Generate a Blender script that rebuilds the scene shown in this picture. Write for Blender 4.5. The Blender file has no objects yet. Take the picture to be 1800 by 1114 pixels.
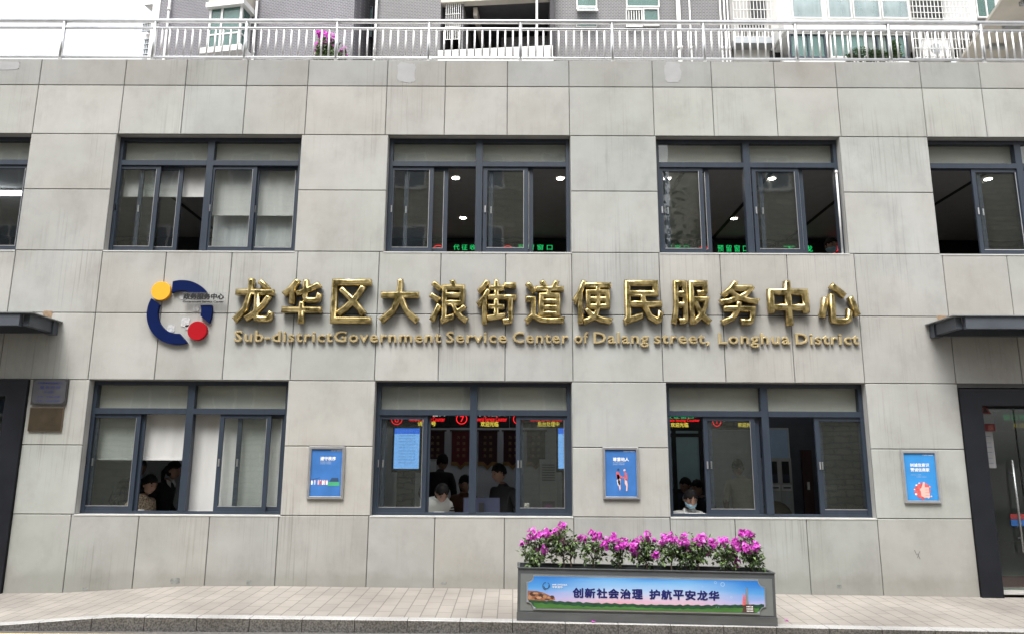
import bpy, bmesh, math, random
from mathutils import Vector, Matrix, noise
R_ = math.radians
random.seed(7)
S = bpy.context.scene
COL = S.collection
# ------------------------------------------------------------------ camera
CAM = Vector((0.0, -9.0, 1.445))
PITCH, ROLL, YAW, FPX = R_(11.0724), R_(0.2902), R_(-0.1538), 1300.0
FWD = Vector((math.sin(YAW)*math.cos(PITCH), math.cos(YAW)*math.cos(PITCH), math.sin(PITCH)))
RT = Vector((math.cos(YAW), -math.sin(YAW), 0)); UP = RT.cross(FWD)
RT, UP = (math.cos(ROLL)*RT + math.sin(ROLL)*UP), (-math.sin(ROLL)*RT + math.cos(ROLL)*UP)
cd = bpy.data.cameras.new('camera'); cam = bpy.data.objects.new('camera', cd); COL.objects.link(cam)
cd.sensor_width = 36.0; cd.lens = 36.0*FPX/1800.0; cd.clip_end = 2000; cd.clip_start = 0.05
cam.matrix_world = Matrix(((RT.x, UP.x, -FWD.x, CAM.x), (RT.y, UP.y, -FWD.y, CAM.y), (RT.z, UP.z, -FWD.z, CAM.z), (0, 0, 0, 1)))
S.camera = cam
# ------------------------------------------------------------------ light
SUN_EL, SUN_AZ = R_(62), R_(200)      # azimuth clockwise from +y
w = bpy.data.worlds.new('World'); S.world = w; w.use_nodes = True
nt = w.node_tree; bg = nt.nodes['Background']
sky = nt.nodes.new('ShaderNodeTexSky'); sky.sky_type = 'NISHITA'; sky.sun_disc = False
sky.sun_elevation = SUN_EL; sky.sun_rotation = SUN_AZ; sky.air_density = 1.0; sky.dust_density = 4.0
hs = nt.nodes.new('ShaderNodeHueSaturation'); hs.inputs['Saturation'].default_value = 0.12
nt.links.new(sky.outputs[0], hs.inputs['Color']); nt.links.new(hs.outputs[0], bg.inputs['Color'])
bg.inputs['Strength'].default_value = 0.15
sd = bpy.data.lights.new('sun', 'SUN'); sd.energy = 1.2; sd.angle = R_(25); sd.color = (1.0, 0.97, 0.92)
so = bpy.data.objects.new('sun', sd); COL.objects.link(so)
sdir = Vector((math.sin(SUN_AZ)*math.cos(SUN_EL), math.cos(SUN_AZ)*math.cos(SUN_EL), math.sin(SUN_EL)))
so.rotation_euler = sdir.to_track_quat('Z', 'Y').to_euler(); so.location = (0, -20, 30)
S.view_settings.view_transform = 'Standard'; S.view_settings.look = 'None'
S.view_settings.exposure = 1.52; S.view_settings.gamma = 1.0
S.render.engine = 'CYCLES'
S.cycles.max_bounces = 8; S.cycles.transparent_max_bounces = 16; S.cycles.caustics_reflective = False; S.cycles.caustics_refractive = False

# ------------------------------------------------------------------ measuring
def ray(px, py): return RT*((px-900)/FPX) - UP*((py-557)/FPX) + FWD
def at(px, py, Y=0.0):            # point of the upright plane y = Y
    d = ray(px, py); return CAM + d*((Y-CAM.y)/d.y)
def atz(px, py, Z):               # point of the level plane z = Z
    d = ray(px, py); return CAM + d*((Z-CAM.z)/d.z)

# ------------------------------------------------------------------ materials
def new_mat(name):
    m = bpy.data.materials.new(name); m.use_nodes = True
    return m, m.node_tree, m.node_tree.nodes['Principled BSDF']
def N(t, typ, **kw):
    n = t.nodes.new(typ)
    for k, v in kw.items():
        if hasattr(n, k): setattr(n, k, v)
        else: n.inputs[k].default_value = v
    return n
def coords(t, scale=(1, 1, 1), out='Object', rot=(0, 0, 0)):
    tc = N(t, 'ShaderNodeTexCoord'); mp = N(t, 'ShaderNodeMapping')
    mp.inputs['Scale'].default_value = scale; mp.inputs['Rotation'].default_value = rot
    t.links.new(tc.outputs[out], mp.inputs[0]); return mp.outputs[0]
def ramp(t, src, stops):
    r = N(t, 'ShaderNodeValToRGB')
    while len(r.color_ramp.elements) < len(stops): r.color_ramp.elements.new(0.5)
    for e, (p, c) in zip(r.color_ramp.elements, stops): e.position = p; e.color = (*c, 1) if len(c) == 3 else c
    t.links.new(src, r.inputs[0]); return r.outputs[0]
def mixc(t, a, b, fac, mode='MIX'):
    n = N(t, 'ShaderNodeMix'); n.data_type = 'RGBA'; n.blend_type = mode
    for sock, v in ((n.inputs[0], fac), (n.inputs[6], a), (n.inputs[7], b)):
        if hasattr(v, 'links'): t.links.new(v, sock)
        else: sock.default_value = v if not isinstance(v, tuple) else ((*v, 1) if len(v) == 3 else v)
    return n.outputs[2]
def bumpn(t, b, src, strength=0.2, dist=0.01):
    n = N(t, 'ShaderNodeBump'); n.inputs['Strength'].default_value = strength; n.inputs['Distance'].default_value = dist
    t.links.new(src, n.inputs['Height']); t.links.new(n.outputs[0], b.inputs['Normal'])
def plain(name, col, rough=0.5, metal=0.0, var=0.12, scale=6.0, stretch=(1, 1, 1), bump=0.0, spec=0.5):
    m, t, b = new_mat(name)
    ns = N(t, 'ShaderNodeTexNoise'); ns.inputs['Scale'].default_value = scale; ns.inputs['Detail'].default_value = 5
    t.links.new(coords(t, stretch), ns.inputs['Vector'])
    lo = tuple(c*(1-var) for c in col); hi = tuple(min(1, c*(1+var)) for c in col)
    t.links.new(ramp(t, ns.outputs[0], [(0.3, lo), (0.7, hi)]), b.inputs['Base Color'])
    b.inputs['Roughness'].default_value = rough; b.inputs['Metallic'].default_value = metal
    b.inputs['Specular IOR Level'].default_value = spec
    if bump: bumpn(t, b, ns.outputs[0], bump, 0.01)
    return m
def emit(name, col, strength):
    m, t, b = new_mat(name); b.inputs['Base Color'].default_value = (0.01, 0.01, 0.01, 1)
    b.inputs['Emission Color'].default_value = (*col, 1); b.inputs['Emission Strength'].default_value = strength
    ns = N(t, 'ShaderNodeTexNoise'); ns.inputs['Scale'].default_value = 40
    t.links.new(coords(t), ns.inputs['Vector'])
    t.links.new(ramp(t, ns.outputs[0], [(0.3, tuple(c*0.8 for c in col)), (0.6, col)]), b.inputs['Emission Color'])
    return m
def glassmat(name, tint=(0.945, 0.96, 0.953), dirt=0.012, dirtcol=(0.35, 0.38, 0.36), boost=1.2):
    m = bpy.data.materials.new(name); m.use_nodes = True; t = m.node_tree; t.nodes.clear()
    o = N(t, 'ShaderNodeOutputMaterial'); tr = N(t, 'ShaderNodeBsdfTransparent'); gl = N(t, 'ShaderNodeBsdfGlossy'); df = N(t, 'ShaderNodeBsdfDiffuse')
    tr.inputs[0].default_value = (*tint, 1); gl.inputs['Roughness'].default_value = 0.015; df.inputs[0].default_value = (*dirtcol, 1)
    ns = N(t, 'ShaderNodeTexNoise'); ns.inputs['Scale'].default_value = 3.0; ns.inputs['Detail'].default_value = 6
    t.links.new(coords(t, (1, 1, 0.35)), ns.inputs['Vector'])
    ma = N(t, 'ShaderNodeMath', operation='MULTIPLY'); t.links.new(ns.outputs[0], ma.inputs[0]); ma.inputs[1].default_value = dirt*2
    m1 = N(t, 'ShaderNodeMixShader'); t.links.new(ma.outputs[0], m1.inputs[0]); t.links.new(tr.outputs[0], m1.inputs[1]); t.links.new(df.outputs[0], m1.inputs[2])
    lw = N(t, 'ShaderNodeLayerWeight'); lw.inputs[0].default_value = 0.5      # same reflectance from either side of the pane
    pw = N(t, 'ShaderNodeMath', operation='POWER'); t.links.new(lw.outputs['Facing'], pw.inputs[0]); pw.inputs[1].default_value = 5.0
    fm = N(t, 'ShaderNodeMath', operation='MULTIPLY_ADD'); t.links.new(pw.outputs[0], fm.inputs[0]); fm.inputs[1].default_value = 0.9; fm.inputs[2].default_value = 0.04*boost; fm.use_clamp = True
    m2 = N(t, 'ShaderNodeMixShader'); t.links.new(fm.outputs[0], m2.inputs[0]); t.links.new(m1.outputs[0], m2.inputs[1]); t.links.new(gl.outputs[0], m2.inputs[2])
    w1 = N(t, 'ShaderNodeTexNoise'); w1.inputs['Scale'].default_value = 2.2
    t.links.new(coords(t), w1.inputs['Vector'])
    bn = N(t, 'ShaderNodeBump'); bn.inputs['Strength'].default_value = 0.06; bn.inputs['Distance'].default_value = 0.02
    t.links.new(w1.outputs[0], bn.inputs['Height']); t.links.new(bn.outputs[0], gl.inputs['Normal'])
    t.links.new(m2.outputs[0], o.inputs[0]); return m

def wall_material():
    m, t, b = new_mat('wall_panel')
    n1 = N(t, 'ShaderNodeTexNoise'); n1.inputs['Scale'].default_value = 1.1; n1.inputs['Detail'].default_value = 7; n1.inputs['Roughness'].default_value = 0.6
    t.links.new(coords(t, (1, 1, 1.2)), n1.inputs['Vector'])
    base = ramp(t, n1.outputs[0], [(0.28, (0.318, 0.314, 0.295)), (0.5, (0.362, 0.360, 0.343)), (0.72, (0.402, 0.400, 0.388))])
    hu = N(t, 'ShaderNodeTexNoise'); hu.inputs['Scale'].default_value = 0.45; hu.inputs['Detail'].default_value = 3
    t.links.new(coords(t), hu.inputs['Vector'])
    base = mixc(t, base, ramp(t, hu.outputs[0], [(0.35, (1.01, 0.988, 0.968)), (0.5, (0.995, 1, 0.992)), (0.65, (0.965, 1.0, 0.980))]), 1.0, 'MULTIPLY')
    # cloudy grime left by rain
    g1 = N(t, 'ShaderNodeTexNoise'); g1.inputs['Scale'].default_value = 2.6; g1.inputs['Detail'].default_value = 8; g1.inputs['Roughness'].default_value = 0.65
    t.links.new(coords(t, (1, 1, 0.6)), g1.inputs['Vector'])
    c = mixc(t, base, ramp(t, g1.outputs[0], [(0.34, (0.86, 0.855, 0.85)), (0.5, (1, 1, 1)), (0.7, (1.05, 1.05, 1.05))]), 0.8, 'MULTIPLY')
    # thin runs, only in patches
    n3 = N(t, 'ShaderNodeTexNoise'); n3.inputs['Scale'].default_value = 0.75; n3.inputs['Detail'].default_value = 4
    t.links.new(coords(t, (1.3, 1, 0.9)), n3.inputs['Vector'])
    smask = ramp(t, n3.outputs[0], [(0.46, (0, 0, 0)), (0.66, (0.9, 0.9, 0.9))])
    n2 = N(t, 'ShaderNodeTexNoise'); n2.inputs['Scale'].default_value = 1.0; n2.inputs['Detail'].default_value = 3
    t.links.new(coords(t, (34, 1, 0.8)), n2.inputs['Vector'])
    c = mixc(t, c, ramp(t, n2.outputs[0], [(0.34, (0.80, 0.79, 0.78)), (0.46, (1, 1, 1))]), smask, 'MULTIPLY')
    n5 = N(t, 'ShaderNodeTexNoise'); n5.inputs['Scale'].default_value = 1.0; n5.inputs['Detail'].default_value = 2
    t.links.new(coords(t, (95, 1, 0.9)), n5.inputs['Vector'])
    c = mixc(t, c, ramp(t, n5.outputs[0], [(0.30, (0.70, 0.69, 0.68)), (0.38, (1, 1, 1))]), smask, 'MULTIPLY')
    # splash dirt and painted shade along the foot of the wall
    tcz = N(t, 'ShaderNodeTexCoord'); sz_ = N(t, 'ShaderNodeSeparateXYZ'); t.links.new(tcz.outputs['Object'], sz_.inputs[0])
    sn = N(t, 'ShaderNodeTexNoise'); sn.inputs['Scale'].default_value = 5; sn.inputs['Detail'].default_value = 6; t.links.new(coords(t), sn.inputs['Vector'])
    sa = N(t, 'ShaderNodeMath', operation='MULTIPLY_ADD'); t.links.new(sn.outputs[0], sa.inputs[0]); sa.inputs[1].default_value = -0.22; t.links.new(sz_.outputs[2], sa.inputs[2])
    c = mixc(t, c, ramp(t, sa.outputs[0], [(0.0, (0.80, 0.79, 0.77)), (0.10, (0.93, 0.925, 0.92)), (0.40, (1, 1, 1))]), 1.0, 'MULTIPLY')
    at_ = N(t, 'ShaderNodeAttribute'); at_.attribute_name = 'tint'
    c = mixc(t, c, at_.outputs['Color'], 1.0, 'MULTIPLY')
    # small dark specks and scuffs
    n6 = N(t, 'ShaderNodeTexVoronoi'); n6.inputs['Scale'].default_value = 3.2
    t.links.new(coords(t), n6.inputs['Vector'])
    c = mixc(t, c, ramp(t, n6.outputs['Distance'], [(0.0, (0.55, 0.54, 0.53)), (0.03, (1, 1, 1))]), 0.6, 'MULTIPLY')
    t.links.new(c, b.inputs['Base Color'])
    b.inputs['Roughness'].default_value = 0.72; b.inputs['Specular IOR Level'].default_value = 0.3
    n4 = N(t, 'ShaderNodeTexNoise'); n4.inputs['Scale'].default_value = 3.5; n4.inputs['Detail'].default_value = 8
    t.links.new(coords(t), n4.inputs['Vector']); bumpn(t, b, n4.outputs[0], 0.35, 0.012)
    return m
def brick_mat(name, c1, c2, mortar, bw, bh, ms=0.01, swap=None, rough=0.7, var=0.12, offset=0.5, bump=0.3):
    m, t, b = new_mat(name)
    tc = N(t, 'ShaderNodeTexCoord'); sx = N(t, 'ShaderNodeSeparateXYZ'); cb = N(t, 'ShaderNodeCombineXYZ')
    t.links.new(tc.outputs['Object'], sx.inputs[0])
    for i, ax in enumerate(swap or (0, 2)): t.links.new(sx.outputs[ax], cb.inputs[i])
    br = N(t, 'ShaderNodeTexBrick'); br.offset = offset; br.inputs['Scale'].default_value = 1
    br.inputs['Color1'].default_value = (*c1, 1); br.inputs['Color2'].default_value = (*c2, 1); br.inputs['Mortar'].default_value = (*mortar, 1)
    br.inputs['Brick Width'].default_value = bw; br.inputs['Row Height'].default_value = bh; br.inputs['Mortar Size'].default_value = ms; br.inputs['Mortar Smooth'].default_value = 0.2
    t.links.new(cb.outputs[0], br.inputs['Vector'])
    ns = N(t, 'ShaderNodeTexNoise'); ns.inputs['Scale'].default_value = 0.9; ns.inputs['Detail'].default_value = 8
    t.links.new(tc.outputs['Object'], ns.inputs['Vector'])
    c = mixc(t, br.outputs[0], ramp(t, ns.outputs[0], [(0.3, (1-var,)*3), (0.7, (1+var*0.4,)*3)]), 1.0, 'MULTIPLY')
    t.links.new(c, b.inputs['Base Color']); b.inputs['Roughness'].default_value = rough
    if bump: bumpn(t, b, br.outputs['Fac'], -bump, 0.004)
    return m
def granite(name, lo, hi, rough=0.6):
    m, t, b = new_mat(name)
    v = N(t, 'ShaderNodeTexNoise'); v.inputs['Scale'].default_value = 60; v.inputs['Detail'].default_value = 3
    t.links.new(coords(t), v.inputs['Vector'])
    n = N(t, 'ShaderNodeTexNoise'); n.inputs['Scale'].default_value = 1.7; t.links.new(coords(t), n.inputs['Vector'])
    c = ramp(t, v.outputs[0], [(0.36, lo), (0.62, hi)])
    c = mixc(t, c, ramp(t, n.outputs[0], [(0.3, (0.8, 0.79, 0.78)), (0.7, (1.08, 1.08, 1.08))]), 1.0, 'MULTIPLY')
    t.links.new(c, b.inputs['Base Color']); b.inputs['Roughness'].default_value = rough
    bumpn(t, b, v.outputs[0], 0.3, 0.003); return m

MT = {}
MT['wall'] = wall_material()
MT['joint'] = plain('joint_sealant', (0.085, 0.085, 0.082), 0.9)  # dark grey filling of the panel grooves
MT['reveal'] = plain('reveal_paint', (0.36, 0.355, 0.34), 0.8, var=0.1, scale=4)
MT['sill'] = plain('pale_sill', (0.50, 0.50, 0.48), 0.6, var=0.1, scale=5)
MT['patch'] = plain('filler_patch', (0.335, 0.337, 0.340), 0.85, var=0.08, scale=5, bump=0.3)
MT['frame'] = plain('slate_aluminium', (0.023, 0.033, 0.050), 0.42, 0.0, var=0.14, scale=3, stretch=(4, 4, 1))
MT['canopy'] = plain('slate_steel', (0.060, 0.070, 0.085), 0.5, 0.0, var=0.2, scale=3)
MT['zinc'] = plain('thin_zinc_sheet', (0.33, 0.35, 0.36), 0.35, 0.6, var=0.15, scale=4)
MT['glass'] = glassmat('window_glass')
MT['clearglass'] = glassmat('door_glass', (0.72, 0.77, 0.74), dirt=0.015, boost=1.1)
MT['greenglass'] = glassmat('green_glass', (0.55, 0.68, 0.64), 0.30, (0.20, 0.33, 0.31), 1.2)
MT['paleglass'] = glassmat('pale_glass', (0.78, 0.85, 0.86), 0.40, (0.48, 0.56, 0.57), 1.2)
MT['blind'] = plain('white_roller_blind', (0.50, 0.50, 0.49), 0.9, var=0.04, scale=2)
MT['curtain'] = plain('grey_white_curtain', (0.44, 0.46, 0.465), 0.9, var=0.1, scale=2, stretch=(8, 1, 0.3))
MT['board'] = plain('transom_board', (0.46, 0.455, 0.405), 0.85, var=0.07, scale=3, stretch=(0.6, 1, 3))
MT['inwall'] = plain('interior_plaster', (0.56, 0.575, 0.60), 0.9, var=0.08, scale=1)
MT['infloor'] = plain('interior_floor', (0.38, 0.37, 0.35), 0.4, var=0.1)
MT['ceil'] = plain('grey_ceiling_board', (0.42, 0.42, 0.43), 0.9, var=0.05)
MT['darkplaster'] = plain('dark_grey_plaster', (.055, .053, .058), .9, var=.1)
MT['black'] = plain('black_stone', (0.009, 0.010, 0.014), 0.45, var=0.3, scale=3, spec=.25)
MT['blackmatt'] = plain('black_plastic', (0.012, 0.012, 0.013), 0.6)
MT['steel'] = plain('stainless_steel', (0.66, 0.67, 0.68), 0.30, 0.75, var=0.10, scale=8)
MT['baluster'] = plain('satin_steel', (0.70, 0.70, 0.70), 0.45, 0.25, var=0.04, scale=3)
MT['dullsteel'] = plain('dull_steel', (0.30, 0.31, 0.31), 0.4, 0.7)
MT['alu'] = plain('brushed_aluminium', (0.62, 0.62, 0.63), 0.32, 0.85, var=0.08, scale=9)
MT['white'] = plain('white_paint', (0.66, 0.66, 0.65), 0.6, var=0.06, scale=3)
MT['offwhite'] = plain('offwhite_plaster', (0.46, 0.45, 0.43), 0.8, var=0.12, scale=2)
MT['beige'] = plain('beige_soffit', (0.46, 0.43, 0.38), 0.85, var=0.1, scale=2)
MT['tile'] = brick_mat('grey_violet_mosaic', (0.118, 0.112, 0.130), (0.094, 0.089, 0.105), (0.25, 0.245, 0.26), 0.105, 0.052, 0.008, bump=0)
MT['tile2'] = brick_mat('grey_mosaic', (0.118, 0.115, 0.120), (0.096, 0.094, 0.098), (0.25, 0.247, 0.25), 0.095, 0.048, 0.007, bump=0)
MT['oppo'] = brick_mat('beige_stretcher_tile', (0.40, 0.365, 0.28), (0.27, 0.245, 0.18), (0.10, 0.095, 0.08), 0.8, 0.26, 0.03)
MT['pave'] = brick_mat('pale_paver', (0.275, 0.250, 0.222), (0.240, 0.220, 0.198), (0.135, 0.125, 0.11), 0.30, 0.15, 0.006, swap=(1, 0), rough=0.85, var=0.32)
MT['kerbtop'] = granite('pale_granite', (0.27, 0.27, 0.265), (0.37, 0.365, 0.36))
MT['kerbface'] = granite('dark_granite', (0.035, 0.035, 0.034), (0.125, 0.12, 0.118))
MT['road'] = plain('asphalt', (0.085, 0.080, 0.076), 0.9, var=0.3, scale=30, bump=0.3)
MT['yellow'] = plain('worn_yellow_paint', (0.70, 0.52, 0.22), 0.7, var=0.15, scale=9)
MT['planter'] = plain('grey_painted_steel', (0.062, 0.067, 0.072), 0.5, var=0.18, scale=3, stretch=(1, 1, 3))
MT['planterlight'] = plain('light_grey_panel', (0.125, 0.137, 0.137), 0.5, var=0.10, scale=2.5, stretch=(1, 1, 2))
MT['soil'] = plain('potting_soil', (0.03, 0.024, 0.018), 1.0, var=0.5, scale=30, bump=0.6)
MT['bark'] = plain('bark', (0.09, 0.065, 0.045), 0.9, var=0.3, scale=30)
def leafmat(name, a, b_, tr=0.25):
    m, t, b = new_mat(name)
    ng = N(t, 'ShaderNodeTexNoise'); ng.inputs['Scale'].default_value = 18; t.links.new(coords(t), ng.inputs['Vector'])
    c = ramp(t, ng.outputs[0], [(0.35, a), (0.65, b_)]); t.links.new(c, b.inputs['Base Color'])
    b.inputs['Roughness'].default_value = 0.45; b.inputs['Subsurface Weight'].default_value = 0.0
    tl = N(t, 'ShaderNodeBsdfTranslucent'); t.links.new(c, tl.inputs[0]); mx = N(t, 'ShaderNodeMixShader'); mx.inputs[0].default_value = tr
    t.links.new(b.outputs[0], mx.inputs[1]); t.links.new(tl.outputs[0], mx.inputs[2])
    t.links.new(mx.outputs[0], t.nodes['Material Output'].inputs[0]); return m
MT['leaf'] = leafmat('bougainvillea_leaf', (0.024, 0.046, 0.016), (0.085, 0.14, 0.045))
MT['leafpale'] = leafmat('young_leaf', (0.12, 0.20, 0.06), (0.24, 0.34, 0.13))
MT['treeleaf'] = leafmat('tree_leaf', (0.025, 0.05, 0.02), (0.06, 0.10, 0.035))
MT['flower'] = leafmat('magenta_bract', (0.54, 0.035, 0.46), (0.88, 0.18, 0.80), 0.35)
MT['flowerpale'] = leafmat('pale_pink_bract', (0.66, 0.10, 0.56), (0.88, 0.30, 0.80), 0.35); MT['flowerdeep'] = leafmat('deep_magenta_bract', (0.28, 0.010, 0.22), (0.50, 0.03, 0.40), 0.3)
MT['gold'] = None
def goldmat():
    m, t, b = new_mat('polished_gold')
    ns = N(t, 'ShaderNodeTexNoise'); ns.inputs['Scale'].default_value = 14; ns.inputs['Detail'].default_value = 4
    t.links.new(coords(t), ns.inputs['Vector'])
    t.links.new(ramp(t, ns.outputs[0], [(0.36, (0.26, 0.205, 0.08)), (0.58, (0.60, 0.475, 0.225))]), b.inputs['Base Color'])
    b.inputs['Metallic'].default_value = 1.0
    t.links.new(ramp(t, ns.outputs[0], [(0.3, (0.27,)*3), (0.7, (0.40,)*3)]), b.inputs['Roughness'])
    n2 = N(t, 'ShaderNodeTexNoise'); n2.inputs['Scale'].default_value = 9; n2.inputs['Detail'].default_value = 1
    t.links.new(coords(t), n2.inputs['Vector']); bumpn(t, b, n2.outputs[0], 0.16, 0.010)
    return m
MT['gold'] = goldmat()
MT['gold2'] = plain('small_letter_gold', (0.66, 0.53, 0.29), 0.38, 0.7, var=.15, scale=5)
MT['bronze'] = plain('dull_bronze', (0.062, 0.046, 0.028), 0.42, 0.4, var=0.25, scale=8)
MT['bronzeedge'] = plain('worn_bronze_edge', (.22, .17, .12), .4, .6)
MT['plaque'] = plain('grey_steel_plaque', (0.085, 0.088, 0.098), 0.5, 0.3, var=0.12, scale=6)
MT['plaquedark'] = plain('plaque_edge', (0.06, 0.06, 0.06), 0.4, 0.4)
MT['navytext'] = plain('navy_paint', (0.012, 0.014, 0.10), 0.6, spec=.2)
MT['blueink'] = plain('blue_ink', (0.025, 0.035, 0.20), 0.5)
MT['whiteink'] = plain('white_ink', (0.80, 0.82, 0.84), 0.6)
MT['paleink'] = plain('pale_blue_ink', (0.36, 0.48, 0.66), 0.6)
MT['blackink'] = plain('black_ink', (0.012, 0.012, 0.014), 0.5)
MT['navy'] = plain('navy_enamel', (0.003, 0.010, 0.060), 0.6, var=0.08, spec=.06)
MT['amber'] = plain('amber_enamel', (0.78, 0.36, 0.010), 0.55, var=0.05)
MT['red'] = plain('red_enamel', (0.34, 0.006, 0.012), 0.55, var=0.05, spec=.1)
MT['posterblue'] = plain('poster_blue', (0.045, 0.155, 0.42), 0.35, var=0.16, scale=5)
MT['postercyan'] = plain('poster_bright_blue', (0.035, 0.24, 0.58), 0.35, var=0.14, scale=4)
MT['skin'] = plain('skin', (0.27, 0.155, 0.108), 0.55, var=0.08, scale=12)
MT['pink'] = plain('printed_pink', (0.75, 0.45, 0.40), 0.6, var=0.1)
MT['printred'] = plain('printed_red', (0.56, 0.10, 0.10), 0.6, var=0.3, scale=40)
MT['printred2'] = plain('faded_red_print', (0.22, 0.05, 0.04), 0.6, var=0.3, scale=40)
MT['printgreen'] = plain('printed_green', (0.05, 0.32, 0.16), 0.6, var=0.1)
MT['printdark'] = plain('printed_dark_blue', (0.02, 0.05, 0.12), 0.6, var=0.1)
MT['hair'] = plain('black_hair', (0.010, 0.009, 0.009), 0.75, spec=.15, var=0.3, scale=40, stretch=(1, 1, 0.2))
MT['eye'] = plain('dark_eye', (0.01, 0.008, 0.007), 0.3)
MT['lip'] = plain('lip', (0.30, 0.11, 0.09), 0.5)
MT['glue'] = plain('dried_clear_glue', (0.47, 0.47, 0.475), 0.18, var=.25, scale=30, bump=.4)
MT['acrylic'] = glassmat('clear_acrylic', (0.975, 0.975, 0.98), 0.05, (0.6, 0.6, 0.6), 1.0)

# ------------------------------------------------------------------ mesh builder
ROOT = {}
def root_loc(o): return ROOT.get(o.name, Vector((0, 0, 0))) if o else Vector((0, 0, 0))
def thing(name, label, cat, loc=(0, 0, 0), group=None):
    o = bpy.data.objects.new(name, None); COL.objects.link(o); o.empty_display_size = 0.1
    o.location = loc; ROOT[o.name] = Vector(loc)
    o['label'] = label; o['category'] = cat
    if group: o['group'] = group
    return o
def tag(o, label, cat, group=None):
    o['label'] = label; o['category'] = cat
    if group: o['group'] = group
    return o
class MB:
    def __init__(s): s.b = bmesh.new()
    def face(s, pts, mi=0):
        vs = [s.b.verts.new(p) for p in pts]
        try: f = s.b.faces.new(vs); f.material_index = mi; return f
        except ValueError: return None
    def box(s, x0, x1, y0, y1, z0, z1, mi=0):
        v = [s.b.verts.new(p) for p in ((x0, y0, z0), (x1, y0, z0), (x1, y1, z0), (x0, y1, z0), (x0, y0, z1), (x1, y0, z1), (x1, y1, z1), (x0, y1, z1))]
        for q in ((0, 1, 5, 4), (1, 2, 6, 5), (2, 3, 7, 6), (3, 0, 4, 7), (4, 5, 6, 7), (3, 2, 1, 0)):
            s.b.faces.new([v[i] for i in q]).material_index = mi
    def prism(s, pts, vec, mi=0):      # polygon swept along vec
        a = [s.b.verts.new(p) for p in pts]; c = [s.b.verts.new(Vector(p)+Vector(vec)) for p in pts]
        n = len(a); fs = [s.b.faces.new(a), s.b.faces.new(c[::-1])]
        for i in range(n): fs.append(s.b.faces.new((a[i], c[i], c[(i+1) % n], a[(i+1) % n])))
        for f in fs: f.material_index = mi
        bmesh.ops.recalc_face_normals(s.b, faces=fs)
    def xz(s, pts, y0, y1, mi=0): s.prism([(p[0], y0, p[1]) for p in pts], (0, y1-y0, 0), mi)
    def tube(s, path, r, n=8, mi=0, cap=True):
        path = [Vector(p) for p in path]; rs = r if isinstance(r, (list, tuple)) else [r]*len(path)
        rings = []
        for i, p in enumerate(path):
            d = (path[min(i+1, len(path)-1)]-path[max(i-1, 0)]).normalized()
            a = d.orthogonal().normalized() if not rings else (pa - d*pa.dot(d)).normalized()
            pa = a; c = d.cross(a)
            rings.append([s.b.verts.new(p+(a*math.cos(2*math.pi*k/n)+c*math.sin(2*math.pi*k/n))*rs[i]) for k in range(n)])
        for u, v in zip(rings, rings[1:]):
            for k in range(n):
                f = s.b.faces.new((u[k], u[(k+1) % n], v[(k+1) % n], v[k])); f.material_index = mi; f.smooth = True
        if cap:
            s.b.faces.new(rings[0][::-1]).material_index = mi; s.b.faces.new(rings[-1]).material_index = mi
    def disc(s, c, r, y0, y1, n=40, mi=0):
        s.xz([(c[0]+r*math.cos(2*math.pi*k/n), c[1]+r*math.sin(2*math.pi*k/n)) for k in range(n)], y0, y1, mi)
    def arc(s, c, ri, ro, a0, a1, y0, y1, n=40, mi=0):
        o = [(c[0]+ro*math.cos(R_(a0+(a1-a0)*k/n)), c[1]+ro*math.sin(R_(a0+(a1-a0)*k/n))) for k in range(n+1)]
        i = [(c[0]+ri*math.cos(R_(a0+(a1-a0)*k/n)), c[1]+ri*math.sin(R_(a0+(a1-a0)*k/n))) for k in range(n+1)]
        for k in range(n):
            s.xz([o[k], o[k+1], i[k+1], i[k]], y0, y1, mi)
        bmesh.ops.remove_doubles(s.b, verts=s.b.verts[:], dist=1e-5)
    def blob(s, c, rad, sub=2, mi=0, fn=None):
        g = bmesh.ops.create_icosphere(s.b, subdivisions=sub, radius=1.0)
        for v in g['verts']:
            p = v.co.copy(); q = Vector((p.x*rad[0], p.y*rad[1], p.z*rad[2]))
            if fn: q = fn(p, q)
            v.co = Vector(c)+q
        fs = {f for v in g['verts'] for f in v.link_faces}
        for f in fs: f.material_index = mi; f.smooth = True
    def build(s, name, mats, parent=None, bevel=0.0, smooth=False, kind=None):
        if bevel:
            es = [e for e in s.b.edges if len(e.link_faces) == 2 and e.calc_face_angle(0) > 0.6]
            bmesh.ops.bevel(s.b, geom=es, offset=bevel, segments=2, affect='EDGES', profile=0.6)
        off = root_loc(parent)
        if off.length: bmesh.ops.translate(s.b, verts=s.b.verts[:], vec=-off)
        me = bpy.data.meshes.new(name); s.b.to_mesh(me); s.b.free()
        for m in (mats if isinstance(mats, (list, tuple)) else [mats]): me.materials.append(m)
        if smooth:
            for p in me.polygons: p.use_smooth = True
        o = bpy.data.objects.new(name, me); COL.objects.link(o)
        if parent: o.parent = parent; ROOT[o.name] = off
        if kind: o['kind'] = kind
        return o

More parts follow.
